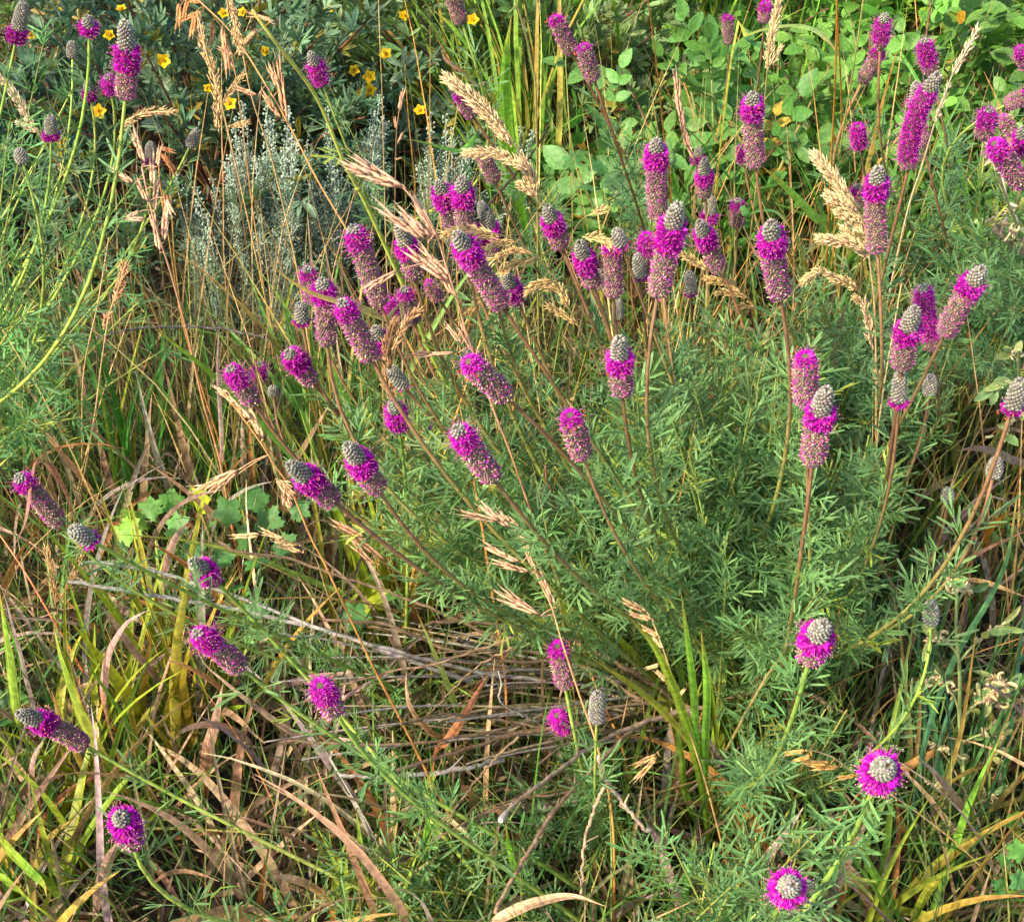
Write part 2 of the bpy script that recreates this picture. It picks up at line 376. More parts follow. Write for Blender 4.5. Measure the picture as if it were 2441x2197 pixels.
ROOTS = {  # ground points of the clumps, found from where the stalks run together
    'M': (1430, 1440, .055), 'N': (1500, 1400, .05), 'B': (1390, 2000, .04), 'J': (1430, 1640, .03), 'K': (1120, 1900, .06), 'L': (-150, 980, .05),
    'R': (1690, 900, .05), 'E': (2230, 850, .06), 'U': (1300, 420, .08), 'T': (1830, 560, .08), 'W': (640, 470, .1),
    'C': (1250, 1180, .07), 'G': (900, 1420, .05), 'H': (1180, 1640, .03), 'X': (1010, 380, .05)}
# tip x,y, base x,y, ring width, bare-bud fraction, bloom fraction, depth lean, clump, label, extra
HEADS = [
(257,58,247,198,53,.34,.30,.25,'L','big clover head with a tall grey cone, top left above the thick green stalk',{}),
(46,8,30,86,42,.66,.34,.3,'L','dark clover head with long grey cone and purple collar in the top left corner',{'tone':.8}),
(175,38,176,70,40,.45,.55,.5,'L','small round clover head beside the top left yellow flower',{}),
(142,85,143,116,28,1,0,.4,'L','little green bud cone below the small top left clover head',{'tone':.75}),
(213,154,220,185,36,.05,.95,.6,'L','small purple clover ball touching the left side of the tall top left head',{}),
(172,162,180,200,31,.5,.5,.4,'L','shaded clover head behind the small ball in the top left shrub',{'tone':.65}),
(100,231,101,277,38,.72,.28,.4,'L','grey clover cone with thin purple skirt in front of orange cinquefoil',{'tone':.85}),
(37,297,46,324,32,1,0,.5,'L','pale woolly bud head near the left edge above the feathery leaves',{}),
(389,259,374,291,27,1,0,.3,'L','lone grey bud cone on a slender stalk leaning right over the dark shrub',{'tone':.85}),
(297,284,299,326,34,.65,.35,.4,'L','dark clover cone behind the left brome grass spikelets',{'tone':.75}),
(616,112,638,170,38,.3,.7,.4,'W','lone purple clover head high in the centre left in front of the dark shrub',{}),
(698,452,752,603,52,.05,.2,.35,'M','long leaning clover head left of the green diagonal stalk',{}),
(792,444,819,552,48,.4,.22,.4,'M','clover head with a fat grey cone just right of the green diagonal stalk',{}),
(868,368,905,478,44,.14,.25,.35,'M','left head of the touching pair at the top centre',{}),
(913,360,921,472,47,.18,.26,.35,'M','right head of the touching pair at the top centre',{}),
(950,401,957,432,27,1,0,.4,'M','small grey bud cone behind the touching pair of heads',{}),
(962,420,969,512,46,.36,.3,.4,'M','clover head with grey dome crossed by a straw grass plume',{}),
(904,470,994,608,53,.17,.2,.4,'M','very long diagonal clover head below the touching pair',{}),
(998,544,1024,600,43,.4,.4,.6,'M','short clover head beside the lower end of the very long one',{}),
(1080,414,1111,491,46,.3,.3,.4,'M','clover head crossed by a thin straw stalk, right of the tall yellow stalk',{}),
(1143,484,1173,567,46,.3,.36,.45,'M','clover head with a wide purple band left of the pink spent column',{}),
(1207,484,1212,588,46,.03,.13,.35,'M','pink spent clover column standing upright between two grey buds',{}),
(1217,456,1229,489,38,.85,.15,.5,'M','grey round bud head above the pink spent column',{}),
(1259,505,1264,553,34,.9,.1,.4,'M','egg shaped grey bud cone left of the tall centre head',{}),
(1183,536,1188,571,24,1,0,.4,'M','tiny grey bud cone half hidden beside the pink spent column',{}),
(1220,593,1221,630,28,1,0,.4,'M','grey bud cone just below the pink spent column',{}),
(1275,466,1283,540,44,0,.5,.4,'M','clover head peeking from behind the tall centre head',{}),
(1332,415,1298,585,58,.22,.26,.4,'M','thick tall clover head leaning right in the centre with domed grey top',{}),
(1292,288,1299,435,49,.12,.2,.3,'M','straight column clover head highest above the centre cluster',{}),
(1388,322,1393,392,38,.35,.26,.4,'C','short clover head under the pink brome spikelets',{}),
(1404,391,1398,448,36,.56,.26,.35,'C','clover head with tall grey cone stacked above a leaning one',{}),
(1456,397,1456,450,35,.05,.3,.4,'C','small pale pink clover head alone on a thin brown stalk',{}),
(1377,445,1426,539,43,.22,.25,.4,'M','leaning clover head with mauve dome beneath the grey cone one',{}),
(1362,540,1364,584,31,.9,.1,.4,'M','grey egg shaped bud in front of the straw plume near the centre',{}),
(1479,197,1493,333,47,.11,.2,.28,'R','tall column clover head before the rose leaves, right of centre top',{}),
(1513,450,1541,588,56,.16,.2,.55,'M','spiky ringed clover head facing the camera on a reddish stalk',{}),
(1722,343,1733,500,50,.15,.18,.3,'R','tall clover head rising behind the thick straw reed plume',{}),
(1692,368,1697,412,34,.1,.3,.3,'R','hidden pinkish head at the left shoulder of the one behind the reed plume',{}),
(1836,162,1793,336,46,.16,.78,.3,'R','long curved all magenta clover head at the upper right',{'bend':.07}),
(1798,175,1824,288,36,.28,.08,.3,'T','spent grey pink head behind the long curved magenta one',{}),
(1743,36,1738,96,38,.16,.7,.35,'T','purple clover head stacked right above a striped one at top right',{}),
(1737,98,1701,165,37,.05,.2,.3,'T','striped spent clover head leaning right at top right',{'fade':.35}),
(1823,82,1840,148,39,.05,.65,.35,'T','purple clover head leaning left against pale rose leaves at top right',{}),
(1436,34,1438,89,29,.02,.14,.3,'U','narrow striped brownish head at the left of the arched grass blade',{'fade':.35}),
(1512,6,1509,46,32,.02,.4,.4,'U','small mauve head at the top edge above the arched grass blade',{}),
(1692,250,1698,291,37,.02,.98,.7,'T','small round purple head alone among the dark rose leaves',{}),
(1951,219,1942,276,44,.03,.55,.5,'E','spiky magenta head on a green stalk near the right edge',{}),
(1980,232,2002,267,32,0,.05,.4,'E','dull spent head behind the spiky magenta one near the right edge',{}),
(2028,188,1984,208,40,.02,.15,.4,'E','spent pink head lying sideways at the right edge',{}),
(2014,258,2021,312,42,.26,.5,.4,'E','magenta head with grey cone cut by the right edge',{}),
(1958,284,2022,368,50,.02,.25,.4,'E','thick pink clover head leaning left at the right edge below the cut one',{}),
(1925,536,1863,664,53,.2,.17,.35,'R','large clover head leaning right with grey dome and orange anthers',{}),
(1818,568,1842,692,43,.05,.75,.35,'R','long magenta head wedged between two grey topped ones at right',{}),
(1795,614,1780,730,55,.34,.2,.45,'R','clover head with pale woolly dome left of the wedged magenta one',{}),
(1589,702,1591,798,58,.02,.1,.5,'N','broad spent pink head behind the white domed one on the right',{'dz':.11}),
(1621,772,1604,916,62,.3,.18,.45,'N','large clover head with white dome and orange anthers on the right',{}),
(1777,739,1774,803,41,.82,.18,.45,'N','big grey cone with a few purple petals at its foot',{}),
(1838,743,1834,783,34,1,0,.6,'N','round grey button bud right of the big grey cone',{}),
(2014,755,1996,816,49,.8,.2,.5,'N','large grey cone with purple fringe cut by the right edge',{}),
(1968,907,1960,945,39,1,0,.8,'N','pale round bud on the long stalk reaching right',{}),
(1872,966,1870,993,33,1,0,.8,'N','small grey bud below the long stalk reaching right',{}),
(1427,635,1430,662,25,1,0,.5,'M','tiny brown grey bud among the feathery leaves right of the tall red stalk',{}),
(1539,908,1542,938,27,1,0,.5,'M','pale bud half buried in leaves left of the white domed head',{}),
(1838,1190,1838,1234,38,1,0,.7,'J','round grey bud on a straight yellow green stalk over dark grass',{'tone':1.25}),  # tone above one: light put into the bud colour against the main clump's shade
(1618,1228,1598,1305,68,.34,.28,.8,'J','magenta ringed head with grey dome alone over the leafy lower right',{}),
(1742,1505,1728,1546,78,.3,.42,2.4,'B','flower ring seen straight from above beside drooping oat spikelets',{}),
(1558,1738,1548,1768,72,.32,.42,2.8,'B','lowest flower ring seen from above at the bottom right',{}),
(1220,672,1229,781,55,.32,.26,.5,'M','clover head with pinkish grey dome alone right of the orange stalk',{}),
(924,713,1002,785,59,.02,.14,.5,'M','broad oval spent head crossed by the orange grass stalk',{}),
(1124,818,1152,903,57,.02,.14,.5,'M','oval pink head with a tuft of magenta at its top left',{}),
(902,847,976,947,59,.06,.26,.5,'M','fat leaning clover head with bright magenta crown, lower centre',{}),
(691,880,749,971,57,.32,.27,.5,'M','grey domed clover head, the right of two leaning left at lower left centre',{}),
(779,792,788,848,46,.35,.6,.6,'G','small purple head with grey top behind the dry brown plume',{}),
(845,843,856,881,31,0,.1,.5,'M','tiny faded pink head in front of the leaves left of the fat one',{}),
(771,729,799,764,38,.95,.05,.5,'M','grey bud cone leaning left behind the dry brown plume',{}),
(676,598,735,712,53,.04,.2,.4,'M','long leaning clover head nearest left of the small grey topped purple one',{}),
(744,650,753,706,46,.3,.4,.5,'M','purple head with grey top tucked beside the dry brown plume',{}),
(607,532,619,600,42,.06,.2,.4,'M','pink spent head behind the pale flat grass blade',{}),
(638,556,646,682,50,.1,.2,.4,'M','tall pink clover head crossed by the pale flat grass blade',{}),
(593,602,597,641,37,.8,.2,.6,'M','grey bud with two purple petals left of the tall pink head',{}),
(571,696,617,754,47,.1,.42,.6,'M','small leaning head with magenta spiky crown left of the main clump',{}),
(457,728,501,797,49,.03,.42,.5,'M','left head of the low V shaped pair',{}),
(514,720,504,778,35,.03,.4,.4,'M','right head of the low V shaped pair',{}),
(539,765,540,783,28,1,0,.8,'M','tiny grey bud right of the V shaped pair',{}),
(579,917,662,992,57,.33,.26,.5,'M','grey domed clover head, the left of two leaning left at lower left centre',{}),
(41,940,119,1036,47,.06,.16,.45,'G','long pink head by the left edge under a curled brown blade',{}),
(144,1046,182,1068,46,.88,.12,.8,'G','grey bud ball with stray purple petals right of the curled blade',{}),
(385,1107,428,1150,51,.42,.34,.7,'K','small grey topped purple head just above the grey dead twigs',{}),
(414,1180,420,1226,39,.6,.4,.5,'K','tiny dry purple head crossed by the grey dead twigs',{'tone':.85}),
(391,1247,478,1320,55,.03,.32,.5,'K','magenta crowned head leaning left below the grey dead twigs',{}),
(53,1400,172,1473,49,.27,.2,.35,'K','clover head lying sideways with a grey snout at the lower left edge',{}),
(245,1602,262,1668,62,.16,.42,1.1,'K','round magenta head alone over brown blades at the bottom left',{}),
(632,1350,663,1406,58,.02,.45,.8,'K','round spiky magenta head alone at the lower centre left',{}),
(1100,1272,1116,1356,48,.02,.16,.5,'H','pink spent head crossed by a straw stalk above a grey egg bud',{}),
(1180,1370,1178,1424,40,1,0,.5,'H','grey egg shaped bud beside leaves at the lower centre',{}),
(1098,1410,1118,1440,46,.02,.98,.8,'H','purple petals peeping through leaves left of the grey egg bud',{}),
(891,-12,913,48,34,0,.05,.3,'W','dull mauve spent head cut by the top edge, centre',{'tone':.8}),
(1095,37,1131,106,41,.02,.13,.35,'U','upper left of two dusky heads leaning left above the rose leaves',{'tone':.85}),
(1151,93,1174,160,39,.02,.1,.35,'U','lower right of two dusky heads leaning left above the rose leaves',{'tone':.85}),
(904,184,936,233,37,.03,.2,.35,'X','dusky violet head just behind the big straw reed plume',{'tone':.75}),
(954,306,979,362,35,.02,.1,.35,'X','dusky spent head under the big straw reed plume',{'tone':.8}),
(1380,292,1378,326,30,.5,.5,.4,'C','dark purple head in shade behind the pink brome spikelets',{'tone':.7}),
(798,572,818,640,40,.05,.2,.4,'M','mauve head at the back of the crowd right of the green diagonal stalk',{}),
(768,592,786,645,41,.02,.5,.4,'M','purple head in the crowd touching the green diagonal stalk',{}),
(846,558,868,592,34,.0,.08,.5,'M','dull spent head right of the crowd of mauve heads',{}),
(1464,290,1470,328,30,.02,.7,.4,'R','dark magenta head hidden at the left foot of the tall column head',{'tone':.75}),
(2013,96,2030,140,36,.02,.4,.4,'E','purple sliver of a head at the right edge near the top',{}),
]
GROUP_CL = 'purple prairie clover stalks in bloom'
for hi, (tx, ty, bx, by, wpx, bud, ring, k, clump, label, ex) in enumerate(HEADS):
    rng = np.random.default_rng(1000 + hi)
    wreal = .0155 if ring >= .12 else .0138
    if bud > .75: wreal = .0118
    d = F * wreal / (wpx * S) + ex.get('dz', 0)
    B = P(bx, by, d)
    if B[2] < .07: B = PZ(bx, by, .07); d = depth(B)
    proj = math.hypot(tx - bx, ty - by) * S * d / F
    if bud > .97 and math.hypot(tx - bx, ty - by) < wpx * 1.25: k = .15
    k = k * 1.5 if k < 1 else k; Tp = P(tx, ty, d - k * proj); R = px2m(B, wpx) / 2 * (1.0 if ring > .12 else 1.04)
    cx, cy, cr = ROOTS[clump]; a = rng.uniform(0, 2 * pi); q = cr * math.sqrt(rng.random())
    root = PZ(cx, cy, 0.0) + np.array([cos(a) * q, sin(a) * q, 0]); root[2] = -.003
    ax = unit(Tp - B); dist = np.linalg.norm(B - root)
    sx = np.array([*unit((B - root)[:2]), 0])
    c1 = B - ax * dist * .34; c1[2] = max(c1[2], .05); c0 = root + (B - root) * .3 + np.array([0, 0, .05 * dist])
    t = np.linspace(0, 1, 22)[:, None]
    path = (1 - t) ** 3 * root + 3 * t * (1 - t) ** 2 * c0 + 3 * t * t * (1 - t) * c1 + t ** 3 * (B + ax * R * .15)
    o = thing('prairie_clover', root, label, 'wildflower', GROUP_CL)
    mb = MB(); left = clump in 'LKGEWBJH'
    cb = vary(STEMG if left else C(150, 150, 74), 1)[0]; ct = vary(STEMG * 1.0 if left else STEMB, 1)[0]
    tt = t; cc = lerp(cb, ct, np.clip((tt - .6) / .3, 0, 1)); r0 = rng.uniform(.0011, .00145) * (R / .0075) ** .5
    tube(mb, path, np.linspace(r0 * 1.35, r0 * .8, 22), cc, 6)
    mb.build('stem', M_STEM, o, root)
    lm = MB(); top = 1 - min(.05 / dist, .3) if not left else .97
    if ring > .1 and not left: top = 1 - min(rng.uniform(.04, .1) / dist, .4)
    clover_leaves(lm, path, .40 if clump == 'M' else .22, top, int(dist * 88), .0145, CLOV if by > 500 else lerp(CLOV, CLOVD, .5))
    lm.build('foliage', M_LEAF, o, root)
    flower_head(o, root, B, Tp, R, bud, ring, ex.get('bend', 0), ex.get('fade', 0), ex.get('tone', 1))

# leafy, flowerless shoots packed between the stalks
rng = np.random.default_rng(33)
def shoots(specs, name, label, c, size=.0145, dens=104, t0=.4):
    lm = MB(); sm = MB()
    for (x0, x1, y0, y1, z0, z1, clump, n) in specs:
        cx, cy, cr = ROOTS[clump]; rc = PZ(cx, cy, 0)
        for _ in range(n):
            tip = PZ(rng.uniform(x0, x1), rng.uniform(y0, y1), rng.uniform(z0, z1))
            a = rng.uniform(0, 2 * pi); q = cr * math.sqrt(rng.random()) * 1.4
            root = rc + np.array([cos(a) * q, sin(a) * q, 0]); v = tip - root; L = np.linalg.norm(v)
            if L < .05 or L > .62: continue
            mid = root + v * .5 + np.array([0, 0, .06 * L]); path = bez(root, mid, tip, 14)
            tube(sm, path, np.linspace(.0013, .0006, 14), vary(C(150, 158, 76), 1)[0], 4, False)
            clover_leaves(lm, path, t0, 1.0, int(L * dens * (1 - t0) / .8), size, c)
    o = lm.build(name, M_LEAF); tag(o, label, 'foliage', kind='stuff')
    s = sm.build('stems', M_STEM, o)
shoots([(1000, 1720, 850, 1180, .14, .30, 'M', 92), (1150, 1720, 740, 950, .2, .34, 'M', 52), (700, 1200, 720, 1060, .14, .28, 'M', 58),
        (1350, 1730, 920, 1250, .12, .3, 'N', 48), (1250, 1640, 640, 800, .26, .38, 'M', 24), (1420, 1700, 1180, 1330, .1, .2, 'N', 18)],
       'clover_foliage', 'mass of feathery clover shoots filling the main clump', CLOV)
shoots([(1250, 1640, 1600, 1850, .10, .2, 'B', 24), (1450, 1700, 1330, 1560, .08, .2, 'J', 22), (1020, 1250, 1480, 1720, .07, .14, 'H', 13),
        (650, 1000, 1560, 1850, .04, .11, 'K', 24)],
       'clover_foliage', 'looser feathery clover shoots along the bottom edge', C(104, 144, 84), .0150, 70, .15)
shoots([(0, 330, 250, 700, .2, .36, 'L', 12), (0, 160, 60, 330, .3, .42, 'L', 5), (-60, 200, 550, 900, .1, .3, 'L', 14)],
       'clover_foliage', 'bright feathery clover shoots along the left edge', C(96, 144, 78), .0150, 80, .2)
shoots([(1820, 2060, 330, 640, .22, .36, 'E', 34), (1700, 1950, 600, 800, .16, .3, 'R', 16), (1560, 1850, 480, 760, .16, .32, 'R', 30), (1800, 2050, 560, 760, .2, .32, 'E', 14)],
       'clover_foliage', 'feathery clover shoots behind the heads on the right', lerp(CLOV, CLOVD, .5), .014, 80, .25)
# ================================================================== SHRUBBY CINQUEFOIL (upper left)
def branch_path(root, tip, n=12, arch=.12):
    v = tip - root; L = np.linalg.norm(v); mid = root + v * .5 + np.array([0, 0, arch * L]) + rng.normal(0, .03 * L, 3)
    return bez(root, mid, tip, n)
def yellow_flower(parent, org, p, nrm, r=.010, face=1.0):
    mb = MB(); X, _, _ = frames(nrm[None], np.array([[.1, .2, 1.]])); X = X[0]; Y = np.cross(nrm, X)
    n = 5; a = np.arange(n) * 2 * pi / n + rng.random()
    d = X * np.cos(a)[:, None] + Y * np.sin(a)[:, None] + nrm * (.25 + (1 - face) * .8)
    scatter(mb, OVAL, np.repeat(p[None], n, 0), d, np.repeat(nrm[None], n, 0), r, r * .8, vary(C(224, 184, 18), n, .14, .03))
    k = 22; dd = unit(jit(k, .6) + nrm); scatter(mb, BUD, p + dd * .0012, dd, X, .0028, .0013, vary(C(206, 160, 30), k, .1), th=np.full(k, .0013))
    f = mb.build('flower', M_YEL, parent, org)
    sb = MB(); a = a + .63; d = X * np.cos(a)[:, None] + Y * np.sin(a)[:, None] + nrm * .1
    scatter(sb, CINQ, np.repeat(p[None] - nrm * .001, n, 0), d, np.repeat(nrm[None], n, 0), r * .7, r * .35, vary(C(140, 160, 80), n))
    sb.build('sepals', M_LEAF, f, org)
SHRUBS = [  # ground x, y, half-width, height, label, branches
    (-.78, 1.50, .34, .42, 'dark cinquefoil shrub at the far left with orange yellow flowers behind the feathery leaves', 74),
    (-.36, 1.62, .36, .40, 'dark blue green cinquefoil shrub behind the tall grey coned clover head', 88),
    (-.02, 1.72, .32, .36, 'cinquefoil shrub with ragged yellow flower clusters, left of the bright green grass', 74),
    (-.60, 2.10, .45, .46, 'cinquefoil shrub at the back along the top left edge', 70),
    (-.05, 2.25, .42, .42, 'olive tinted cinquefoil shrub at the back along the top edge, left of the grass tuft', 60)]
YF = [(281, 56, 0), (425, 224, 0), (125, 15, 0), (57, 70, 0), (117, 277, 0), (118, 299, 0), (195, 220, 1), (411, 175, 1), (706, 194, 2), (716, 188, 2),
      (762, 108, 2), (730, 153, 2), (796, 32, 2), (934, 41, 2), (829, 219, 2), (522, 101, 1), (323, 120, 1), (592, 239, 2), (480, 25, 1), (441, 27, 1), (650, 20, 2), (700, 140, 2), (455, 205, 1), (215, 70, 1), (240, 20, 1), (730, 178, 2)]
so = []
for si, (gx, gy, hw, hh, label, nb) in enumerate(SHRUBS):
    rng = np.random.default_rng(200 + si)
    root = np.array([gx, gy, 0.0]); o = thing('cinquefoil_shrub', root, label, 'shrub', 'cinquefoil shrubs along the top left'); so.append((o, root))
    wb = MB(); lb = MB(); cl = C(104, 132, 102) if si < 2 else C(122, 146, 92)
    for b in range(nb):
        u = rng.uniform(0, 2 * pi); q = math.sqrt(rng.random()); zz = math.sqrt(max(1 - q * q, .02)) * rng.uniform(.45, 1.08)
        tip = root + np.array([cos(u) * q * hw, sin(u) * q * hw * .75, max(.06, zz * hh)])
        p = branch_path(root + np.array([rng.normal(0, .025), rng.normal(0, .025), 0]), tip, 16)
        tube(wb, p, np.linspace(.0026, .0009, 16), vary(C(112, 72, 54), 1)[0], 5, False)
        n = 24; t = rng.uniform(.32, 1.0, n) ** .7; i = np.clip((t * 15).astype(int), 0, 14); f = (t * 15 - i)[:, None]
        pp = p[i] * (1 - f) + p[np.minimum(i + 1, 15)] * f; T = unit(p[np.minimum(i + 1, 15)] - p[i])
        out = unit(T * .4 + jit(n, .7) + np.array([0, -.15, .35])); pos = pp + out * rng.uniform(.006, .022, (n, 1))
        sc_ = rng.uniform(.7, 1.1, n)[:, None]
        scatter(lb, LENS, pp, out, T, np.linalg.norm(pos - pp, axis=1), .0009, C(110, 130, 80), th=np.full(n, .0009))
        nrm = unit(jit(n, .35) + np.array([0, -.2, .9]))
        cc = vary(cl, n, .22, .06); cc = np.where(rng.random((n, 1)) < .07, vary(C(150, 140, 60), n), cc)
        compound(lb, CINQ, pos, unit(out * .6 + T * .5 + np.array([0, 0, .2])), nrm, [(0, 0, 1), (0, .62, .95), (0, -.62, .95), (0, 1.25, .75), (0, -1.25, .75)], rng.uniform(.018, .027, n), rng.uniform(.0045, .0064, n), cc, .14)
    wb.build('branches', M_WOOD, o, root); lb.build('leaves', M_LEAF, o, root)
rng = np.random.default_rng(260)
for (x, y, s) in YF:
    o, root = so[s]; d = root[1]; p = None
    # on the camera-facing surface of the shrub
    hw = SHRUBS[s][2]; hh = SHRUBS[s][3]
    for dd in np.linspace(1.0, 2.3, 140):
        q = P(x, y, dd); e = ((q[0] - root[0]) / (hw * 1.04)) ** 2 + ((q[1] - root[1]) / (hw * .78)) ** 2 + (q[2] / (hh * 1.04)) ** 2
        if e < 1: p = q; break
    if p is None: p = P(x, y, 1.75)
    yellow_flower(o, root, p, unit(np.array([rng.normal(0, .35), -.75, .6]) + jit(1, .2)[0]), rng.uniform(.0056, .0088), rng.uniform(.5, 1))

# ================================================================== WILD ROSE BUSHES (upper right)
ROSES = [
    (.20, 1.50, .17, .30, C(98, 144, 68), 'low rose bush with round leaflets left of the tall column clover heads', 30),
    (.42, 1.62, .20, .33, C(104, 152, 62), 'rose bush with mid green leaflets behind the tall column clover head', 36),
    (.66, 1.62, .22, .36, C(98, 142, 60), 'rose bush behind the long curved magenta head', 38),
    (.30, 1.95, .22, .36, C(124, 168, 72), 'pale green rose bush behind the two dusky clover heads', 34),
    (.60, 2.05, .26, .42, C(140, 176, 64), 'yellow green rose bush under the arched grass blade at the top', 46),
    (.92, 1.98, .26, .42, C(136, 172, 68), 'light green rose bush at the top right corner', 46),
    (.45, 2.45, .30, .44, C(156, 180, 84), 'pale rose bush at the back along the top edge', 36),
    (.95, 2.5, .34, .46, C(152, 178, 80), 'pale rose bush at the back near the top right corner', 36)]
for ri, (gx, gy, hw, hh, cl, label, nb) in enumerate(ROSES):
    rng = np.random.default_rng(300 + ri); root = np.array([gx, gy, 0.0])
    o = thing('wild_rose_bush', root, label, 'shrub', 'wild rose bushes along the top right'); wb = MB(); lb = MB()
    for b in range(nb):
        u = rng.uniform(0, 2 * pi); q = math.sqrt(rng.random()); zz = math.sqrt(max(1 - q * q, .03)) * rng.uniform(.35, 1.05)
        tip = root + np.array([cos(u) * q * hw, sin(u) * q * hw * .8, max(.06, zz * hh)])
        p = branch_path(root + np.array([*rng.normal(0, .03, 2), 0]), tip, 14)
        tube(wb, p, np.linspace(.0024, .0011, 14), vary(C(128, 92, 74) if rng.random() < .6 else C(132, 140, 80), 1)[0], 5, False)
        n = 8; t = rng.uniform(.35, 1, n); i = np.clip((t * 13).astype(int), 0, 12); pp = p[i]; T = unit(p[i + 1] - p[i])
        out = unit(T * .3 + jit(n, .75) * np.array([1, 1, .45]) + np.array([0, -.1, .15])); nrm = unit(jit(n, .28) + np.array([-.1, -.35, .9]))
        ll = rng.uniform(.018, .030, n) * (1.15 if gy > 1.9 else 1.0); cc = vary(cl, n, .16, .06)
        cc = np.where(rng.random((n, 1)) < .02, vary(C(190, 156, 60), n), cc)
        lay = [(1.1, 1.15, .8), (1.1, -1.15, .8), (1.95, 1.05, .95), (1.95, -1.05, .95), (2.7, 0, 1.05)]
        if rng.random() < .5: lay = [(.5, 1.2, .65), (.5, -1.2, .65)] + lay
        compound(lb, OVAL, pp, out, nrm, lay, ll, ll * rng.uniform(.50, .66, n), cc, .13)
        scatter(lb, LENS, pp, out, nrm, ll * 2.9, .0011, cc * .9, th=np.full(n, .0011))
    wb.build('canes', M_WOOD, o, root); lb.build('leaflets', M_LEAF, o, root)
    if ri in (2, 4, 5):        # a few ochre, dying leaves
        db = MB(); n = 4; a = rng.uniform(0, 2 * pi, n); q = np.sqrt(rng.random(n))
        pos = root + np.stack([np.cos(a) * q * hw, np.sin(a) * q * hw * .7, rng.uniform(.3, .85, n) * hh], 1)
        scatter(db, OVAL, pos, jit(n, 1), unit(jit(n, .6) + np.array([0, -.4, .8])), .020, .013, vary(C(206, 150, 40), n, .2))
        db.build('withered_leaflets', M_DRY, o, root)

# ================================================================== SILVER SAGEWORT
SAGE = [  # stems: (tip x, tip y, base x, base y) per plant
    ([(345, 345, 410, 560), (352, 395, 425, 600), (378, 370, 430, 600), (390, 380, 440, 620), (420, 350, 448, 600)], 'short silver sagewort sprays leaning left below the grey bud cone'),
    ([(478, 200, 500, 560), (468, 330, 495, 600), (488, 260, 510, 600), (505, 310, 520, 600), (528, 215, 520, 560), (455, 300, 488, 600), (540, 240, 535, 600)], 'tall silver sagewort clump between the two orange grass stalks'),
    ([(570, 215, 560, 600), (585, 280, 565, 620), (545, 330, 548, 620), (600, 410, 590, 650), (560, 300, 575, 620)], 'silver sagewort clump right of the thin fluffy grass stalk'),
    ([(605, 280, 650, 560), (625, 300, 660, 580), (648, 210, 665, 560), (660, 330, 670, 560), (690, 360, 690, 600), (640, 360, 655, 600)], 'broad silver sagewort clump crossed by the green diagonal stalk'),
    ([(745, 160, 700, 520), (735, 215, 705, 540), (762, 240, 720, 520), (715, 290, 700, 540), (728, 330, 712, 560), (700, 330, 695, 560)], 'tallest silver sagewort, reaching up beside the yellow flower cluster'),
    ([(851, 230, 850, 520), (880, 228, 885, 520), (892, 260, 890, 520), (915, 265, 905, 520), (920, 300, 915, 520), (845, 350, 855, 540), (870, 300, 872, 520)], 'row of upright silver sagewort spikes left of the straw reed plume'),
    ([(1028, 250, 1015, 460), (985, 320, 980, 500), (1005, 370, 1000, 520), (1025, 360, 1018, 520), (960, 380, 965, 540)], 'silver sagewort sprigs in the shade behind the straw reed plume')]
for gi, (stems, label) in enumerate(SAGE):
    rng = np.random.default_rng(400 + gi)
    bx = np.mean([s[2] for s in stems]); by = np.mean([s[3] for s in stems]); zb = .06
    root = PZ(bx, by + 20, 0.0) + np.array([0, -.02, 0]); root[2] = 0
    if root[1] > 1.62: root[1] = 1.5
    o = thing('silver_sagewort', root, label, 'wild plant', 'silver sagewort clumps before the shrubs')
    bb = MB(); lf = MB(); stems = list(stems)
    for s in list(stems):                                  # the clump is denser than the spikes that stand out
        for _ in range(2): stems.append((s[0] + rng.normal(0, 14), s[1] + abs(rng.normal(60, 50)), s[2] + rng.normal(0, 12), s[3]))
    for (tx, ty, sx, sy) in stems:
        dr = depth(root) - rng.uniform(.02, .10); tip = P(tx, ty, dr)
        foot = root + np.array([*rng.normal(0, .022, 2), 0]); low = P(sx, sy, dr + .04); low[2] = max(low[2], .03)
        path = smooth_path([foot, low * .5 + foot * .5, (low + tip) / 2 * .8 + low * .2, tip], 30)
        stb = MB(); tube(stb, path, np.linspace(.0013, .0005, 30), vary(C(172, 182, 160), 1, .08)[0], 4, False)
        L = np.linalg.norm(np.diff(path, axis=0), axis=1).sum(); n = int(L * 520); t = rng.uniform(.35, 1.0, n) ** .8
        k = t * 29; i = np.clip(k.astype(int), 0, 28); f = (k - i)[:, None]; p = path[i] * (1 - f) + path[i + 1] * f; T = unit(path[i + 1] - path[i])
        off = unit(jit(n, 1) + T * .6); rr = (rng.random(n) ** .8 * .011 * (1.2 - t))[:, None] + .0012
        dens_col = vary(C(168, 184, 160), n, .15, .03)
        scatter(bb, BUD, p + off * rr, off + T * .4 - np.array([0, 0, .3]), T, rng.uniform(.0024, .0038, n), rng.uniform(.0021, .0032, n), dens_col, th=np.full(n, .0026))
        scatter(bb, LENS, p, off, T, rr[:, 0], .0005, C(160, 172, 148), th=np.full(n, .0005))
        n2 = int(L * 260); t = rng.uniform(.05, .85, n2); i = (t * 28).astype(int); p = path[i]; T = unit(path[i + 1] - path[i])
        a = unit(T * .8 + jit(n2, .6)); compound(lf, LIN, p, a, unit(jit(n2, .4) + np.array([0, -.4, .7])), [(.2, .6, .8), (.2, -.6, .8), (.5, .4, .7), (.5, -.4, .7), (.8, 0, .8)], rng.uniform(.010, .018, n2), .0011, vary(C(128, 150, 126), n2, .12, .03), .2)
        stb.build('stem', M_SAGE, o, root)
    bb.build('flower_buds', M_SAGE, o, root); lf.build('leaves', M_SAGE, o, root)

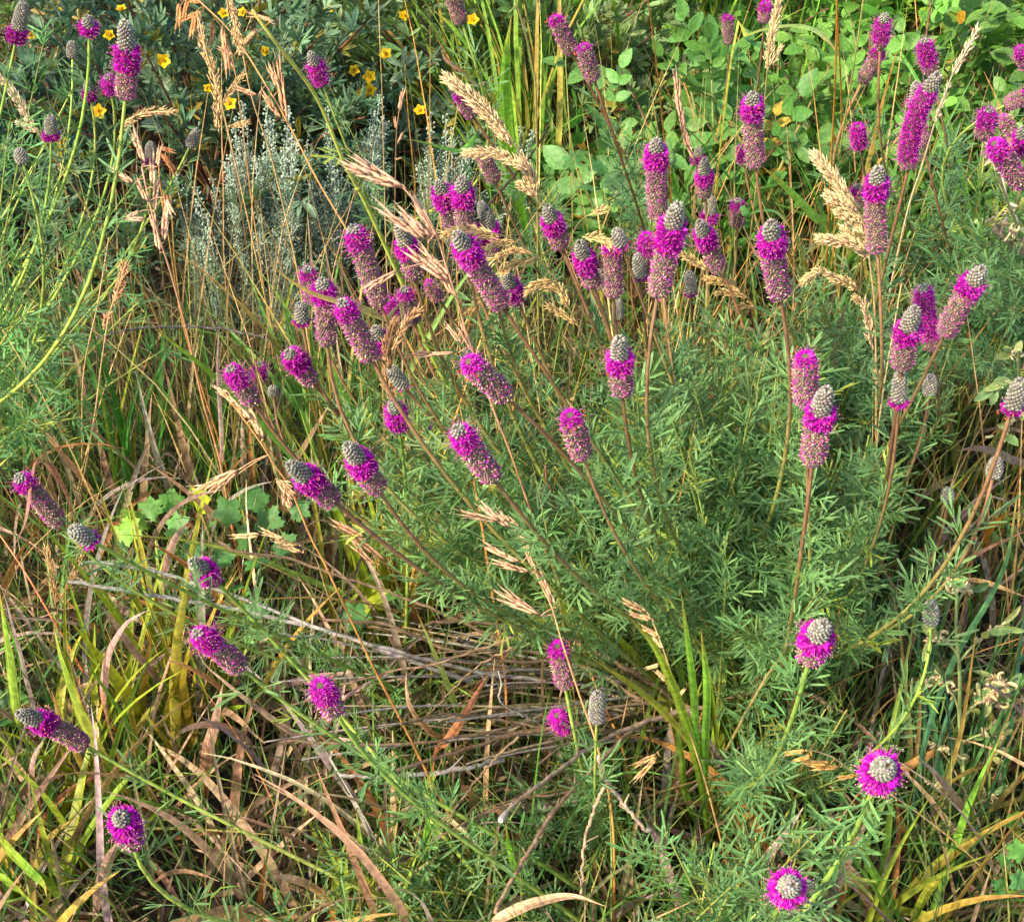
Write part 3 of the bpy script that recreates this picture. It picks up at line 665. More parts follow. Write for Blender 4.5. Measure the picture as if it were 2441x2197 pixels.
# ================================================================== DRY GRASS STALKS WITH SEED HEADS
def brome_spikelet(mb, a, b, wd, c):
    """overlapping pointed scales in two rows from a to b"""
    L = np.linalg.norm(b - a); ax = unit(b - a); e = unit(np.cross(ax, FW)); n = 9
    t = np.linspace(0, .62, n); s = np.where(np.arange(n) % 2, 1, -1)[:, None]
    pos = a + ax * (t * L)[:, None] + e * s * wd * .12
    d = ax + e * s * rng.uniform(.04, .13, (n, 1)) + jit(n, .04)
    cc = vary(c, n, .14, .05)
    scatter(mb, LENS, pos, d, FW, L * rng.uniform(.36, .46, n), wd * .52, cc, th=np.full(n, wd * .36))
    scatter(mb, LENS, pos + unit(d) * L * .32, unit(d) + jit(n, .06), FW, L * .22, .00035, C(230, 200, 160), th=np.full(n, .00035))
def plume(mb, path, n, spread, size, c, side=0):
    """dense reed panicle: short branches of small spikelets along the path"""
    T = tang(path); k = rng.uniform(0, len(path) - 1.001, n); i = k.astype(int); f = (k - i)[:, None]
    p = path[i] * (1 - f) + path[i + 1] * f; tt = T[i]; u = (k / (len(path) - 1))[:, None]
    X = unit(np.cross(tt, FW)); Y = np.cross(tt, X); a = rng.uniform(0, 2 * pi, n)[:, None]
    rd = X * np.cos(a) + Y * np.sin(a) * .7; env = np.sin(np.clip(u * .85 + .1, 0, 1) * pi) ** .7
    r = rng.random((n, 1)) ** .7 * spread * env
    pos = p + rd * r + tt * r * .9
    scatter(mb, LENS, pos, tt + rd * .35 + jit(n, .14), rd, size * rng.uniform(.7, 1.3, n), size * .19, vary(c, n, .22, .05), th=np.full(n, size * .16))
    q = rng.random(n) < .35; scatter(mb, LENS, p[q], (pos - p)[q] + 1e-5, X[q], np.linalg.norm((pos - p)[q], axis=1) + .001, .0004, c * .8, th=np.full(q.sum(), .0004))
STALKS = [
 # label, colour base, colour top, width px, z tip, z end, points, spikelets (brome), plumes [(pts, n, spread px, size m)], head colour
 ('orange brome stalk with long pinkish spikelets running down through the centre', ORANGE, ROSY, 6, .52, .06,
  [(792,366),(819,397),(860,461),(880,522),(903,593),(920,655),(940,709),(974,807),(1008,894),(1041,989),(1075,1083),(1105,1150),(1146,1268),(1176,1352),(1230,1480)],
  [((800,372),(672,326),18),((808,378),(692,308),14),((845,480),(741,404),15),((852,472),(783,408),15),((868,480),(815,388),15),((890,560),(797,490),16),((888,548),(825,483),12),((790,532),(717,571),12),((912,680),(880,640),9),((937,700),(905,638),12),((905,697),(806,700),9),((900,590),(855,515),12)], [], C(220,170,136)),
 ('straw brome stalk with fanned spikelets over the middle of the main clump', ORANGE, STRAW, 5.5, .36, .03,
  [(1005,1020),(1028,1046),(1062,1140),(1089,1197),(1109,1264),(1142,1365),(1183,1486),(1210,1628),(1213,1830)],
  [((990,1030),(905,1012),10),((1010,1045),(945,990),12),((1032,1055),(982,1010),12),((1030,1112),(952,1074),14),((1050,1132),(968,1105),11),((1060,1135),(1025,1040),12),((1068,1216),(972,1172),13),((1072,1218),(990,1165),9),((1098,1200),(1060,1120),10)], [], C(222,176,136)),
 ('orange brome stalk with brown twisted spikelets at the upper left', ORANGE, ROSY, 6, .46, .02,
  [(280,330),(296,404),(313,465),(333,525),(357,609),(380,702),(401,793),(434,908),(451,1002),(470,1100),(490,1230)],
  [((286,325),(260,254),13),((265,364),(220,332),11),((292,402),(268,352),11),((302,370),(300,300),12),((310,330),(316,288),10),((325,390),(343,425),12),((290,433),(248,432),10),((276,418),(250,428),9),((322,480),(330,395),13),((305,420),(310,350),13),((315,500),(300,420),12)], [], C(222,176,140)),
 ('second orange stalk close behind the brown twisted brome', ORANGE, STRAWD, 4.5, .46, .03,
  [(318,290),(314,340),(322,400),(335,480),(354,605),(372,680),(397,760),(448,930),(455,1060)],
  [((318,300),(350,345),14),((316,292),(345,300),12),((324,380),(342,425),14),((330,440),(322,390),11)], [], C(176,116,66)),
 ('long rusty brome stalk curving down from the top edge to the crowd of heads', ORANGE, STRAWD, 5, .50, .10,
  [(384,-6),(438,44),(475,88),(519,158),(572,249),(626,354),(679,444),(720,515),(769,606),(850,760),(950,950),(1030,1150)],
  [((462,110),(430,95),9),((510,190),(463,172),10),((556,238),(518,182),11),((566,245),(546,104),10),((552,180),(528,128),10),((538,40),(490,28),9),((440,48),(452,145),12),((475,92),(505,60),10)], [], C(212,160,116)),
 ('drooping brown brome spikelets hanging at the top edge left of centre', STRAWD, STRAWD, 3.5, .48, .20,
  [(350,20),(372,-4),(400,8),(440,60),(462,130),(480,260),(500,420),(520,560)],
  [((356,4),(350,62),13),((385,26),(378,76),12),((400,6),(372,2),11),((400,26),(352,40),12),((438,60),(452,146),13),((420,40),(418,90),11),((372,-4),(362,40),12)], [], C(204,144,88)),
 ('thick yellow green grass stalk slanting across the upper centre', C(160,190,60), C(190,190,90), 10.5, .56, .03,
  [(498,20),(539,77),(623,189),(679,320),(721,400),(769,505),(816,610),(846,689),(886,766),(960,900),(1060,1080)],
  [((506,30),(540,44),9)], [], STRAW),
 ('straw stalk with a narrow fluffy head touching the top edge at left', C(200,150,70), STRAW, 4.5, .52, .03,
  [(452,-10),(475,84),(498,195),(539,323),(586,529),(610,680),(640,860),(660,1000)], [],
  [([(450,-10),(465,60),(475,100)], 110, 9, .005)], STRAW),
 ('straw stalk with a long slender fluffy head in front of the cinquefoil', C(190,150,80), STRAW, 4, .47, .03,
  [(392,34),(407,104),(428,168),(451,263),(481,394),(529,613),(560,760),(590,900)], [],
  [([(432,260),(425,160),(405,100),(391,34)], 240, 9, .0052), ([(440,205),(462,172),(480,150)], 60, 6, .0045), ([(450,250),(487,242)], 36, 5, .0045)], STRAW),
 ('fluffy straw seed stalk entering from the left edge at the top', STRAWD, STRAW, 4, .42, .03,
  [(-4,150),(30,190),(60,236),(101,303),(135,354),(189,438),(263,539),(303,613),(340,720)], [],
  [([(70,262),(40,205),(0,150)], 190, 8, .005), ([(78,262),(38,244)], 40, 5, .0045), ([(140,360),(120,330)],25,5,.004)], C(220,196,158)),
 ('arched fluffy straw plume above the sagging brown brome', STRAWD, STRAW, 3, .42, .10,
  [(340,222),(300,222),(262,232),(240,262),(232,300),(250,420),(260,560)], [],
  [([(244,245),(290,222),(342,221)], 120, 7, .005), ([(236,262),(262,240)], 40, 5, .0045)], C(214,180,128)),
 ('thin upright straw stalk at the top, left of the short beaded one', STRAW, STRAW, 3, .50, .10,
  [(747,-8),(751,100),(755,202),(760,404),(765,560),(775,700)], [], [], STRAW),
 ('short beaded stalk with clasped spikelets above the left green diagonal', STRAWD, ROSY, 3, .44, .08,
  [(796,176),(786,235),(782,286),(779,437),(772,525),(770,640)],
  [((787,222),(797,176),9),((783,256),(779,232),8),((784,285),(795,262),5),((780,315),(793,312),4)], [], C(206,158,120)),
 ('thick straw reed plume leaning left at the top centre', STRAWD, STRAW, 4.5, .55, .08,
  [(886,158),(935,195),(985,240),(1020,290),(1045,340),(1060,392),(1078,414),(1139,515),(1183,613),(1227,730),(1300,900),(1380,1120)], [],
  [([(1010,290),(975,240),(930,192),(885,157)], 420, 11.5, .0056), ([(1040,335),(990,308),(926,302)], 190, 8, .0054), ([(1060,385),(1048,350),(1030,318)], 120, 10, .0055), ([(1062,392),(1030,365)], 50, 7, .005)], C(232,198,148)),
 ('tall bare yellow stalk standing upright right of the reed plume', C(170,170,50), STRAW, 5, .56, .05,
  [(1016,-6),(1041,81),(1052,135),(1058,175),(1061,370),(1063,613),(1066,800)], [], [], STRAW),
 ('bare straw stalk falling from the top edge to the centre cluster', C(196,170,60), ORANGE, 3.5, .55, .10,
  [(1279,-8),(1297,135),(1311,269),(1324,397),(1336,520),(1345,640)], [], [], STRAW),
 ('arching straw grass with drooping plumes across the centre heads', STRAWD, STRAW, 3.5, .50, .05,
  [(900,461),(957,458),(1008,471),(1058,505),(1092,545),(1122,606),(1169,696),(1216,807),(1260,901),(1340,1100)], [],
  [([(985,468),(930,455),(884,463)], 110, 7, .0055), ([(1020,478),(990,480),(968,488)], 60, 6, .0052), ([(1050,500),(1010,497),(975,514)], 80, 6, .0052), ([(1062,510),(1020,520),(996,536)], 80, 6, .0052), ([(1096,555),(1070,560),(1045,574)], 70, 7, .0052), ([(1125,612),(1105,575),(1080,567)], 90, 7, .0052), ([(1145,645),(1110,620),(1085,606)], 45, 6, .005)], C(232,196,130)),
 ('thin looping straw spray with a small tuft between the centre heads', STRAW, STRAW, 2, .50, .15,
  [(1184,420),(1150,432),(1128,470),(1122,520),(1150,610),(1165,700)], [],
  [([(1165,424),(1190,414)], 26, 6, .0045), ([(1150,468),(1180,470),(1206,484)], 60, 6, .0055)], C(226,192,130)),
 ('pale plume tucked behind the leaning centre heads at the right', STRAWD, STRAW, 3, .44, .10,
  [(1346,500),(1380,522),(1420,545),(1470,580),(1520,650),(1560,760)], [],
  [([(1400,535),(1370,515),(1342,500)], 60, 6, .005), ([(1455,560),(1425,555),(1398,552)], 70, 6, .005), ([(1480,590),(1450,578),(1420,578)], 60, 6, .005), ([(1500,612),(1478,604),(1456,606)], 50, 6, .005)], C(232,192,126)),
 ('pinkish narrow brome leaning over the short centre right heads', STRAWD, ROSY, 3.5, .50, .15,
  [(1331,138),(1340,200),(1350,270),(1373,320),(1385,400),(1390,520)],
  [((1345,230),(1332,140),10),((1352,270),(1337,190),10),((1360,300),(1345,235),10),((1368,318),(1356,268),9)], [], C(212,160,128)),
 ('slim stalk with a tight straw head at the top right of centre', C(190,160,80), STRAW, 3.5, .54, .08,
  [(1541,-10),(1521,84),(1511,185),(1501,303),(1477,505),(1467,613),(1445,760)], [],
  [([(1512,135),(1524,75),(1540,-8)], 150, 7, .0052), ([(1515,138),(1540,98)], 30, 4, .0045)], C(228,200,146)),
 ('bare orange stalk dropping from the top edge between the right heads', C(190,150,50), ORANGE, 5.5, .52, .10,
  [(1653,-8),(1649,168),(1642,303),(1636,438),(1626,613),(1620,700)], [], [], ORANGE),
 ('second bare orange stalk touching the first one on its right', C(170,160,50), ORANGE, 5, .50, .10,
  [(1651,-8),(1658,120),(1662,230),(1656,310),(1650,420),(1640,560)], [], [], ORANGE),
 ('yellow green bare stalk slanting down left from the top right', C(150,170,60), C(190,180,100), 4.5, .50, .08,
  [(1706,-8),(1692,90),(1680,168),(1660,290),(1636,480),(1610,650)], [], [], STRAW),
 ('long pale stalk with chaffy seeds crossing beside the curved magenta head', STRAW, C(224,206,170), 4.5, .52, .05,
  [(1929,61),(1905,105),(1882,145),(1865,190),(1848,236),(1820,330),(1791,421),(1750,613),(1735,760),(1720,900)], [],
  [([(1880,150),(1905,105),(1929,60)], 60, 5, .0055), ([(1848,240),(1872,170)], 26, 4, .0045)], C(226,204,164)),
 ('thick straw reed plume leaning left against a tall clover head on the right', C(170,110,70), STRAW, 5, .50, .05,
  [(1612,310),(1646,354),(1686,404),(1710,455),(1717,515),(1727,613),(1730,807),(1723,975),(1680,1218),(1655,1300)], [],
  [([(1690,415),(1650,358),(1612,310)], 330, 9.5, .0058), ([(1702,440),(1670,410),(1638,388)], 150, 9, .006), ([(1712,470),(1690,440),(1660,420)], 130, 9, .006), ([(1714,495),(1680,480),(1626,472)], 150, 9, .006), ([(1716,510),(1695,488),(1670,455)], 90, 8, .006), ([(1716,510),(1712,470),(1700,440)], 120, 8, .006)], C(234,202,152)),
 ('small arched straw plume below the right reed plume', STRAWD, STRAW, 3, .44, .15,
  [(1594,552),(1620,540),(1639,543),(1675,560),(1696,574),(1715,600),(1728,660),(1735,760)], [],
  [([(1650,545),(1620,538),(1592,552)], 80, 6, .0055), ([(1696,574),(1670,558),(1645,550)], 90, 7, .0055), ([(1712,600),(1690,590)], 26, 5, .005)], C(232,198,140)),
 ('pale chaffy stalk behind the white domed heads on the right', STRAW, C(220,190,150), 3.5, .42, .05,
  [(1708,604),(1716,650),(1724,700),(1738,760),(1745,860),(1740,1000)], [],
  [([(1724,690),(1714,640),(1708,600)], 60, 6, .0055), ([(1745,770),(1732,738)], 30, 6, .005)], C(224,186,146)),
 ('long orange stalk with straw spikelets sweeping from left centre to the bottom', C(190,120,44), STRAWD, 6, .42, .02,
  [(440,770),(519,880),(539,914),(572,962),(613,1059),(640,1110),(679,1194),(738,1318),(789,1416),(836,1510),(900,1634),(934,1712),(984,1820)],
  [((452,776),(421,763),9),((470,798),(424,766),12),((495,830),(452,785),14),((520,868),(484,797),15),((470,928),(384,970),14),((474,926),(412,975),13),((460,944),(380,966),8)],
  [([(545,945),(560,960),(565,985)], 40, 10, .006)], C(230,184,134)),
 ('thin brown brome with a pale hand of spikelets over dark leaves at lower left', STRAWD, STRAW, 4, .30, .03,
  [(560,1066),(600,1080),(625,1105),(650,1180),(700,1280),(760,1400)],
  [((516,1056),(456,1060),11),((562,1066),(514,1045),12),((592,1078),(538,1066),11),((598,1092),(540,1072),11)], [], C(236,194,138)),
 ('brown nodding brome arching over the lower centre left', STRAWD, ROSY, 4, .32, .03,
  [(606,1040),(625,1028),(650,1030),(679,1049),(720,1075),(765,1117),(860,1180),(980,1290)],
  [((722,1062),(655,1030),14),((765,1112),(680,1042),14),((745,1120),(690,1070),10)], [], C(206,152,112)),
 ('thick seeded stalk with hanging golden spikelets at lower right of centre', C(200,150,90), STRAW, 4.5, .30, .02,
  [(1240,1190),(1277,1207),(1307,1274),(1331,1348),(1343,1395),(1363,1449),(1393,1544),(1420,1645),(1454,1780)],
  [((1278,1210),(1227,1184),13),((1290,1226),(1238,1208),13),((1303,1258),(1264,1236),12),((1310,1282),(1288,1256),10),((1303,1312),(1275,1320),11),((1320,1347),(1294,1322),12),((1335,1380),(1352,1360),10)], [], C(232,186,128)),
 ('arched stalk with a forked pair of spikelets low at the right of centre', STRAW, STRAW, 2.5, .20, .04,
  [(1290,1490),(1320,1470),(1350,1464),(1368,1480),(1385,1530)],
  [((1300,1488),(1248,1513),11),((1302,1492),(1252,1542),11)], [], C(228,180,120)),
 ('drooping golden oat stalk beside the flower ring seen from above', STRAWD, STRAW, 4, .26, .03,
  [(1590,1481),(1612,1483),(1646,1496),(1680,1520),(1747,1560),(1831,1618),(1915,1688),(2022,1799)],
  [((1592,1483),(1543,1488),14),((1602,1492),(1568,1502),14),((1640,1508),(1584,1504),14),((1660,1515),(1600,1515),12),((1692,1530),(1652,1536),11)], [], C(226,172,92)),
 ('rust red leafless stalk low on the left side', C(190,80,40), C(200,130,80), 6, .16, .02,
  [(-4,1050),(50,1130),(101,1217),(141,1284),(185,1365),(209,1409),(269,1510)], [], [], ORANGE),
 ('small fluffy straw tuft rising low at the left side', STRAWD, STRAW, 3, .16, .03,
  [(92,1082),(98,1130),(108,1180),(122,1260)], [],
  [([(112,1190),(102,1130),(92,1080)], 90, 8, .005), ([(112,1190),(140,1150),(172,1080)], 60, 6, .0045)], C(222,176,120)),
 ('fluffy brown topped stalk at the left above the dark hollow', STRAW, STRAW, 4, .40, .03,
  [(245,528),(232,575),(215,625),(200,720),(189,807),(165,941),(140,1030)], [],
  [([(225,605),(236,565),(246,525)], 90, 8, .005), ([(205,650),(214,620)], 30, 6, .0045)], C(218,172,120)),
 ('plain straw stalk at the left above the dark hollow', STRAW, STRAW, 4, .38, .03,
  [(215,470),(192,605),(165,740),(162,908),(160,1000)], [], [], STRAW),
 ('dry brown fluffy plume standing in front of the purple crowd left of centre', STRAWD, STRAWD, 3.5, .48, .10,
  [(778,640),(766,690),(762,740),(775,800),(788,870),(790,980)], [],
  [([(770,730),(766,690),(780,640)], 110, 9, .0055), ([(778,800),(768,760),(764,730)], 70, 9, .0052), ([(775,690),(800,640),(824,616)], 50, 5, .005)], C(206,160,112)),
 ('thin golden stalk crossing low in front of the main clump', STRAWD, STRAW, 3.5, .30, .03,
  [(1255,830),(1300,930),(1344,1040),(1385,1140),(1430,1240),(1450,1330)], [], [], STRAW),
 ('long straight straw stem slanting through the right of the main clump', STRAW, STRAW, 4.5, .40, .02,
  [(1780,560),(1740,800),(1722,980),(1700,1150),(1668,1330),(1650,1420)], [], [], STRAW),
 ('straight orange straw stem beside the lone ringed head at lower right', STRAWD, ORANGE, 4.5, .24, .02,
  [(1660,1190),(1650,1260),(1635,1340),(1620,1410)], [], [], ORANGE),
]
GS = 'dry seeded grass stalks over the meadow'
for si, (label, cb, ct, wpx, zt, zb, pts, spk, plm, hc) in enumerate(STALKS):
    rng = np.random.default_rng(500 + si)
    q = np.array(pts, float); seg = np.concatenate([[0], np.cumsum(np.linalg.norm(np.diff(q, axis=0), axis=1))]); u = seg / seg[-1]
    z = zt + (zb - zt) * u ** 1.15
    w3 = np.array([PZ(x, y, zz) for (x, y), zz in zip(pts, z)])
    if zb > .04:      # carry on down into the ground
        v = w3[-1] - w3[-2]; g = w3[-1] + np.array([v[0] * .4, 0.01, 0]); g[2] = -.002; w3 = np.vstack([w3, g])
    path = smooth_path(w3, 60); root = path[-1].copy()
    o = thing('dry_grass_stalk', root, label, 'grass', GS)
    mb = MB(); n = 60; r = px2m(path[n // 3], wpx) / 2
    cc = lerp(ct, cb, np.linspace(0, 1, n)[:, None]); tube(mb, path, np.linspace(r * .55, r * 1.15, n), cc, 6)
    for k in (18, 34, 47): scatter(mb, LENS, path[k:k + 1] - tang(path)[k] * r * 2, tang(path)[k:k + 1], FW, r * 4, r * 3.0, ct * .75, th=np.full(1, r * 3.0))
    mb.build('stalk', M_STALK, o, root)
    def d_at(x, y):
        pr = path - CAM; dz = pr @ FW; px = (pr @ RT / dz * F + 1220.5) / S; py = (-(pr @ UP) / dz * F + 1098.5) / S
        k = np.argmin((px - x) ** 2 + (py - y) ** 2); return dz[k], k
    for (a, b, ww) in spk:
        sb = MB(); da, k = d_at(*a); ww *= 1.0; A = P(*a, da - .002); Bp = P(*b, da - .002 + rng.normal(0, .004)); brome_spikelet(sb, A, Bp, px2m(A, ww), hc)
        tube(sb, bez(path[k], (path[k] + A) / 2 + np.array([0, 0, .002]), A, 6), .0004, hc * .8, 4, False)
        sb.build('spikelet', M_SEED, o, root)
    if plm:
        for (pp, n, sp, size) in plm:
            w4 = []; sb = MB()
            for j, (x, y) in enumerate(pp):
                dz, k = d_at(*pp[0]); w4.append(P(x, y, dz - .004 * j))
            dk, k = d_at(*pp[0]); wp = smooth_path(w4, 20); plume(sb, wp, int(n * 1.6), px2m(w4[0], sp), size, hc)
            tube(sb, wp, np.linspace(.0006, .0003, 20), hc * .85, 4, False)
            sb.build('seed_plume', M_SEED, o, root)
# ================================================================== SINGLE BROAD BLADES
CURL = C(176, 128, 108); TANP = C(182, 150, 138); RUST = C(196, 110, 54); LG = C(150, 186, 70); PALE = C(206, 186, 130)
BLADES = [
 ('broad green leaf rising left from the golden seeded stalk foot', 0, C(130,170,50), C(170,190,60), 16, .02, .34, [(1400,1690),(1388,1560),(1352,1420),(1300,1290),(1240,1215)]),
 ('slim green leaf standing straight beside the golden seeded stalk', 0, C(120,180,60), C(150,200,70), 13, .02, .38, [(1396,1650),(1378,1500),(1368,1350),(1345,1170)]),
 ('short green leaf right of the golden seeded stalk', 0, C(120,180,60), C(150,200,70), 14, .02, .36, [(1398,1620),(1392,1500),(1396,1360),(1384,1240)]),
 ('green leaf bending right below the golden seeded stalk', 0, C(120,170,60), C(160,190,70), 12, .02, .14, [(1380,1640),(1352,1560),(1345,1490),(1330,1420)]),
 ('olive blade fallen left from the leaning foot of the main clump', 0, C(160,150,60), C(180,180,70), 12, .03, .2, [(1420,1560),(1350,1450),(1270,1370),(1170,1300)]),
  # label, dry?, c start, c end, width px, z start, z end, points
 ('flat green blade slanting down across the dark hollow at left', 0, C(96,160,96), C(150,190,60), 13, .10, .36, [(640,985),(582,908),(525,847),(431,750),(340,675),(276,625)]),
 ('pale beige green blade lying across the pink heads left of centre', 0, C(132,152,70), C(196,178,120), 17, .34, .46, [(800,660),(760,632),(708,606),(640,588),(590,565),(535,525)]),
 ('long green blade stretched low above the grey dead twigs', 0, C(96,150,60), C(176,186,90), 13, .05, .12, [(700,1190),(640,1157),(505,1103),(420,1078),(337,1063),(202,1053)]),
 ('brown curled ribbon hooked over the long pink head at the left edge', 1, C(150,100,70), CURL, 14, .16, .36, [(140,1000),(120,955),(100,920),(84,906),(70,912),(60,960),(50,1030),(20,1092)]),
 ('mauve brown blade tip standing before the lobed green leaves', 1, CURL, TANP, 15, .05, .16, [(322,1160),(330,1110),(345,1065),(374,1026)]),
 ('tan blade arching left from an orange foot, lower left', 1, RUST, TANP, 19, .08, .17, [(209,1409),(207,1340),(213,1295),(229,1261),(252,1228),(290,1205)]),
 ('wide yellow green blade with an orange foot slanting at lower left', 0, C(190,130,50), LG, 23, .03, .20, [(263,1577),(235,1540),(202,1493),(165,1420),(141,1358),(118,1290),(104,1225)]),
 ('green blade with yellow edge at the left margin', 0, C(150,160,60), LG, 20, .05, .18, [(40,1440),(28,1370),(20,1300),(10,1240),(-4,1150)]),
 ('long tan blade swooping under the magenta crowned head', 1, C(140,110,84), C(196,166,140), 15, .03, .12, [(640,1490),(572,1443),(505,1395),(438,1341),(400,1306),(387,1270)]),
 ('grey mauve blade bowed like a bridge at lower left', 1, C(150,110,90), TANP, 13, .04, .12, [(500,1480),(485,1458),(455,1439),(420,1430),(387,1432),(360,1443),(340,1465)]),
 ('tan blade arching flat beneath the sideways clover head', 1, C(186,146,110), C(190,150,120), 14, .05, .13, [(290,1546),(240,1532),(202,1528),(160,1524),(118,1530),(74,1554)]),
 ('rusty brown blade hanging left of the yellow green one', 1, RUST, TANP, 15, .02, .13, [(81,1651),(74,1594),(62,1550),(66,1500),(86,1458)]),
 ('broad upright brown blade with orange streaks near the lower left centre', 1, C(170,110,60), C(176,146,128), 22, .02, .14, [(404,1590),(404,1540),(410,1480),(424,1430),(440,1350)]),
 ('tan blade dropping behind the round magenta head at bottom left', 1, C(188,150,126), C(196,160,136), 19, .02, .12, [(185,1830),(195,1760),(209,1712),(222,1680),(244,1650)]),
 ('pinkish tan blade leaning left above the rust red stalk', 1, C(160,120,100), TANP, 13, .03, .16, [(320,1360),(290,1315),(256,1274),(230,1235),(200,1195)]),
 ('dry blade with an orange tongue curling at the bottom left centre', 1, C(214,140,30), C(196,166,140), 19, .02, .09, [(662,1830),(652,1790),(632,1762),(600,1742),(560,1730),(538,1732)]),
 ('wide lime green leaf pointing right in the bottom left corner', 0, C(120,168,56), C(170,190,60), 26, .04, .10, [(-10,1735),(30,1750),(60,1775),(90,1800),(120,1830)]),
 ('lime green leaf above the bottom left corner one', 0, C(186,176,60), C(116,166,50), 20, .05, .11, [(-8,1660),(30,1690),(60,1720),(86,1745),(92,1770)]),
 ('rusty folded leaf leaning right between the twigs', 1, C(206,134,70), C(186,124,92), 16, .05, .13, [(858,1492),(885,1460),(915,1415),(945,1362),(966,1330)]),
 ('tan leaf looping left of the rusty folded one', 1, C(200,120,50), C(208,166,130), 13, .04, .12, [(880,1470),(850,1445),(815,1405),(803,1365),(802,1325)]),
 ('pale green blade rising left of the twig pile', 0, C(120,140,70), C(176,196,100), 13, .05, .20, [(912,1440),(895,1380),(875,1330),(850,1270),(820,1200)]),
 ('bright green narrow blade at the bottom edge centre', 0, C(160,190,60), C(130,190,50), 14, .02, .12, [(1066,1830),(1045,1780),(1020,1725),(1005,1670),(998,1620)]),
 ('long green yellow blade slanting to the base of the main clump', 0, C(150,150,56), C(172,188,56), 15, .02, .20, [(1360,1500),(1331,1420),(1290,1345),(1250,1290),(1210,1250),(1160,1200)]),
 ('yellow green blade standing left of the golden seeded stalk', 0, C(190,180,40), C(176,180,50), 15, .02, .22, [(1180,1400),(1160,1340),(1130,1270),(1110,1190),(1098,1130)]),
 ('dark blue green long blade leaning in from the right edge', 0, C(70,118,92), C(96,146,90), 10, .02, .30, [(1790,1720),(1805,1590),(1832,1443),(1885,1300),(1949,1190),(1989,1100),(2012,950)]),
 ('second blue green blade beside the long one at right', 0, C(76,120,92), C(100,140,96), 7, .02, .18, [(1835,1660),(1842,1560),(1860,1450),(1900,1340),(1960,1220)]),
 ('green blade slanting to the right edge below the pale round bud', 0, C(110,150,80), C(140,176,90), 13, .04, .22, [(2040,1150),(2000,1100),(1966,1059),(1920,1000),(1890,950)]),
 ('small orange leaf hanging near the right edge', 1, C(180,110,50), C(232,150,30), 16, .05, .18, [(1944,1092),(1948,1060),(1962,1035),(1990,1010)]),
 ('tan blade arched over the dark hollow at the right edge', 1, C(176,140,104), C(206,170,120), 12, .05, .14, [(1750,1210),(1790,1175),(1848,1153),(1900,1144),(1949,1150),(2030,1180)]),
 ('grey tan blade bowed left of the pale round bud', 1, C(196,172,140), C(170,140,120), 15, .12, .22, [(2030,945),(1990,905),(1950,888),(1920,885),(1890,890)]),
 ('wide tan blade between the lowest ring and the bottom right', 1, C(190,136,96), C(202,166,136), 23, .02, .12, [(1728,1812),(1712,1770),(1690,1735),(1664,1700),(1645,1655)]),
 ('sharp green blade at the bottom right beside the wide tan one', 0, C(110,170,60), C(146,190,60), 15, .02, .13, [(1785,1830),(1760,1780),(1735,1740),(1710,1695),(1698,1660)]),
 ('green yellow leaf tipped left near the bottom right corner', 0, C(120,170,60), C(190,186,60), 18, .02, .10, [(1800,1830),(1815,1790),(1835,1755),(1858,1735)]),
 ('broad tan blade rising left of the right chaffy plant', 1, C(190,150,110), C(176,150,130), 15, .03, .15, [(1905,1610),(1885,1572),(1858,1540),(1830,1510),(1808,1496)]),
 ('big arched yellow and green blade at the top right', 0, C(196,178,50), C(140,176,90), 17, .30, .44, [(1448,90),(1475,72),(1504,60),(1562,51),(1605,58),(1632,78),(1650,100)]),
 ('flat green blade pointing right below the tall column head', 0, C(92,146,60), C(140,184,84), 15, .22, .36, [(1640,478),(1609,430),(1562,380),(1530,350),(1506,330)]),
 ('hooked green blade right of the small pale pink head', 0, C(110,160,60), C(90,146,70), 14, .24, .34, [(1450,450),(1475,425),(1505,416),(1535,420),(1560,450)]),
 ('wide blade of fresh green grass standing tall at the top centre', 0, C(110,176,50), C(150,206,70), 24, .10, .42, [(1040,470),(1020,380),(1005,290),(997,200),(1000,110),(1010,30)]),
 ('pinkish withered blade above the reed plume', 1, C(160,140,80), C(206,160,150), 12, .20, .40, [(972,200),(940,170),(910,140),(880,118),(872,98)]),
 ('leafy green blade leaning left above the violet head', 0, C(110,176,60), C(160,206,90), 14, .15, .42, [(1010,250),(975,180),(935,110),(895,55),(856,20)]),
 ('green blade lying flat toward the left at the sage spikes', 0, C(100,170,60), C(130,190,70), 11, .25, .32, [(960,305),(910,300),(860,288),(820,278),(790,275)]),
 ('curved pale green blade at the mid right behind the leaning head', 0, C(100,150,66), C(150,186,100), 14, .16, .32, [(1870,560),(1850,520),(1830,495),(1800,475),(1770,480)]),
 ('brown withered blade upright behind the mid right stalks', 1, C(150,110,80), C(190,150,136), 16, .12, .28, [(1640,800),(1642,740),(1648,690),(1660,640),(1670,600)]),
 ('tan blade hanging right of the fluffy brown plume at left', 1, C(150,120,96), C(176,150,140), 9, .14, .34, [(440,960),(438,880),(434,800),(430,720),(433,640)]),
 ('mauve dry blade arching over the shaded grass at left', 1, C(120,100,80), C(150,120,104), 9, .05, .18, [(290,1120),(310,1050),(350,1000),(400,975),(450,965)]),
 ('wide tan blade laid along the bottom centre edge', 1, C(196,150,110), C(214,176,140), 22, .03, .07, [(960,1835),(1010,1800),(1060,1780),(1130,1768),(1200,1790)]),
 ('red brown pointed blade at the bottom left of the lowest ring', 1, C(190,120,70), C(210,150,110), 10, .02, .14, [(1440,1660),(1455,1600),(1462,1540),(1470,1490)]),
 ('green stem like blade at the very bottom right of centre', 0, C(130,180,80), C(110,170,60), 11, .02, .16, [(1340,1830),(1352,1780),(1360,1720),(1372,1650)]),
]
GB = 'broad grass blades that stand out singly'
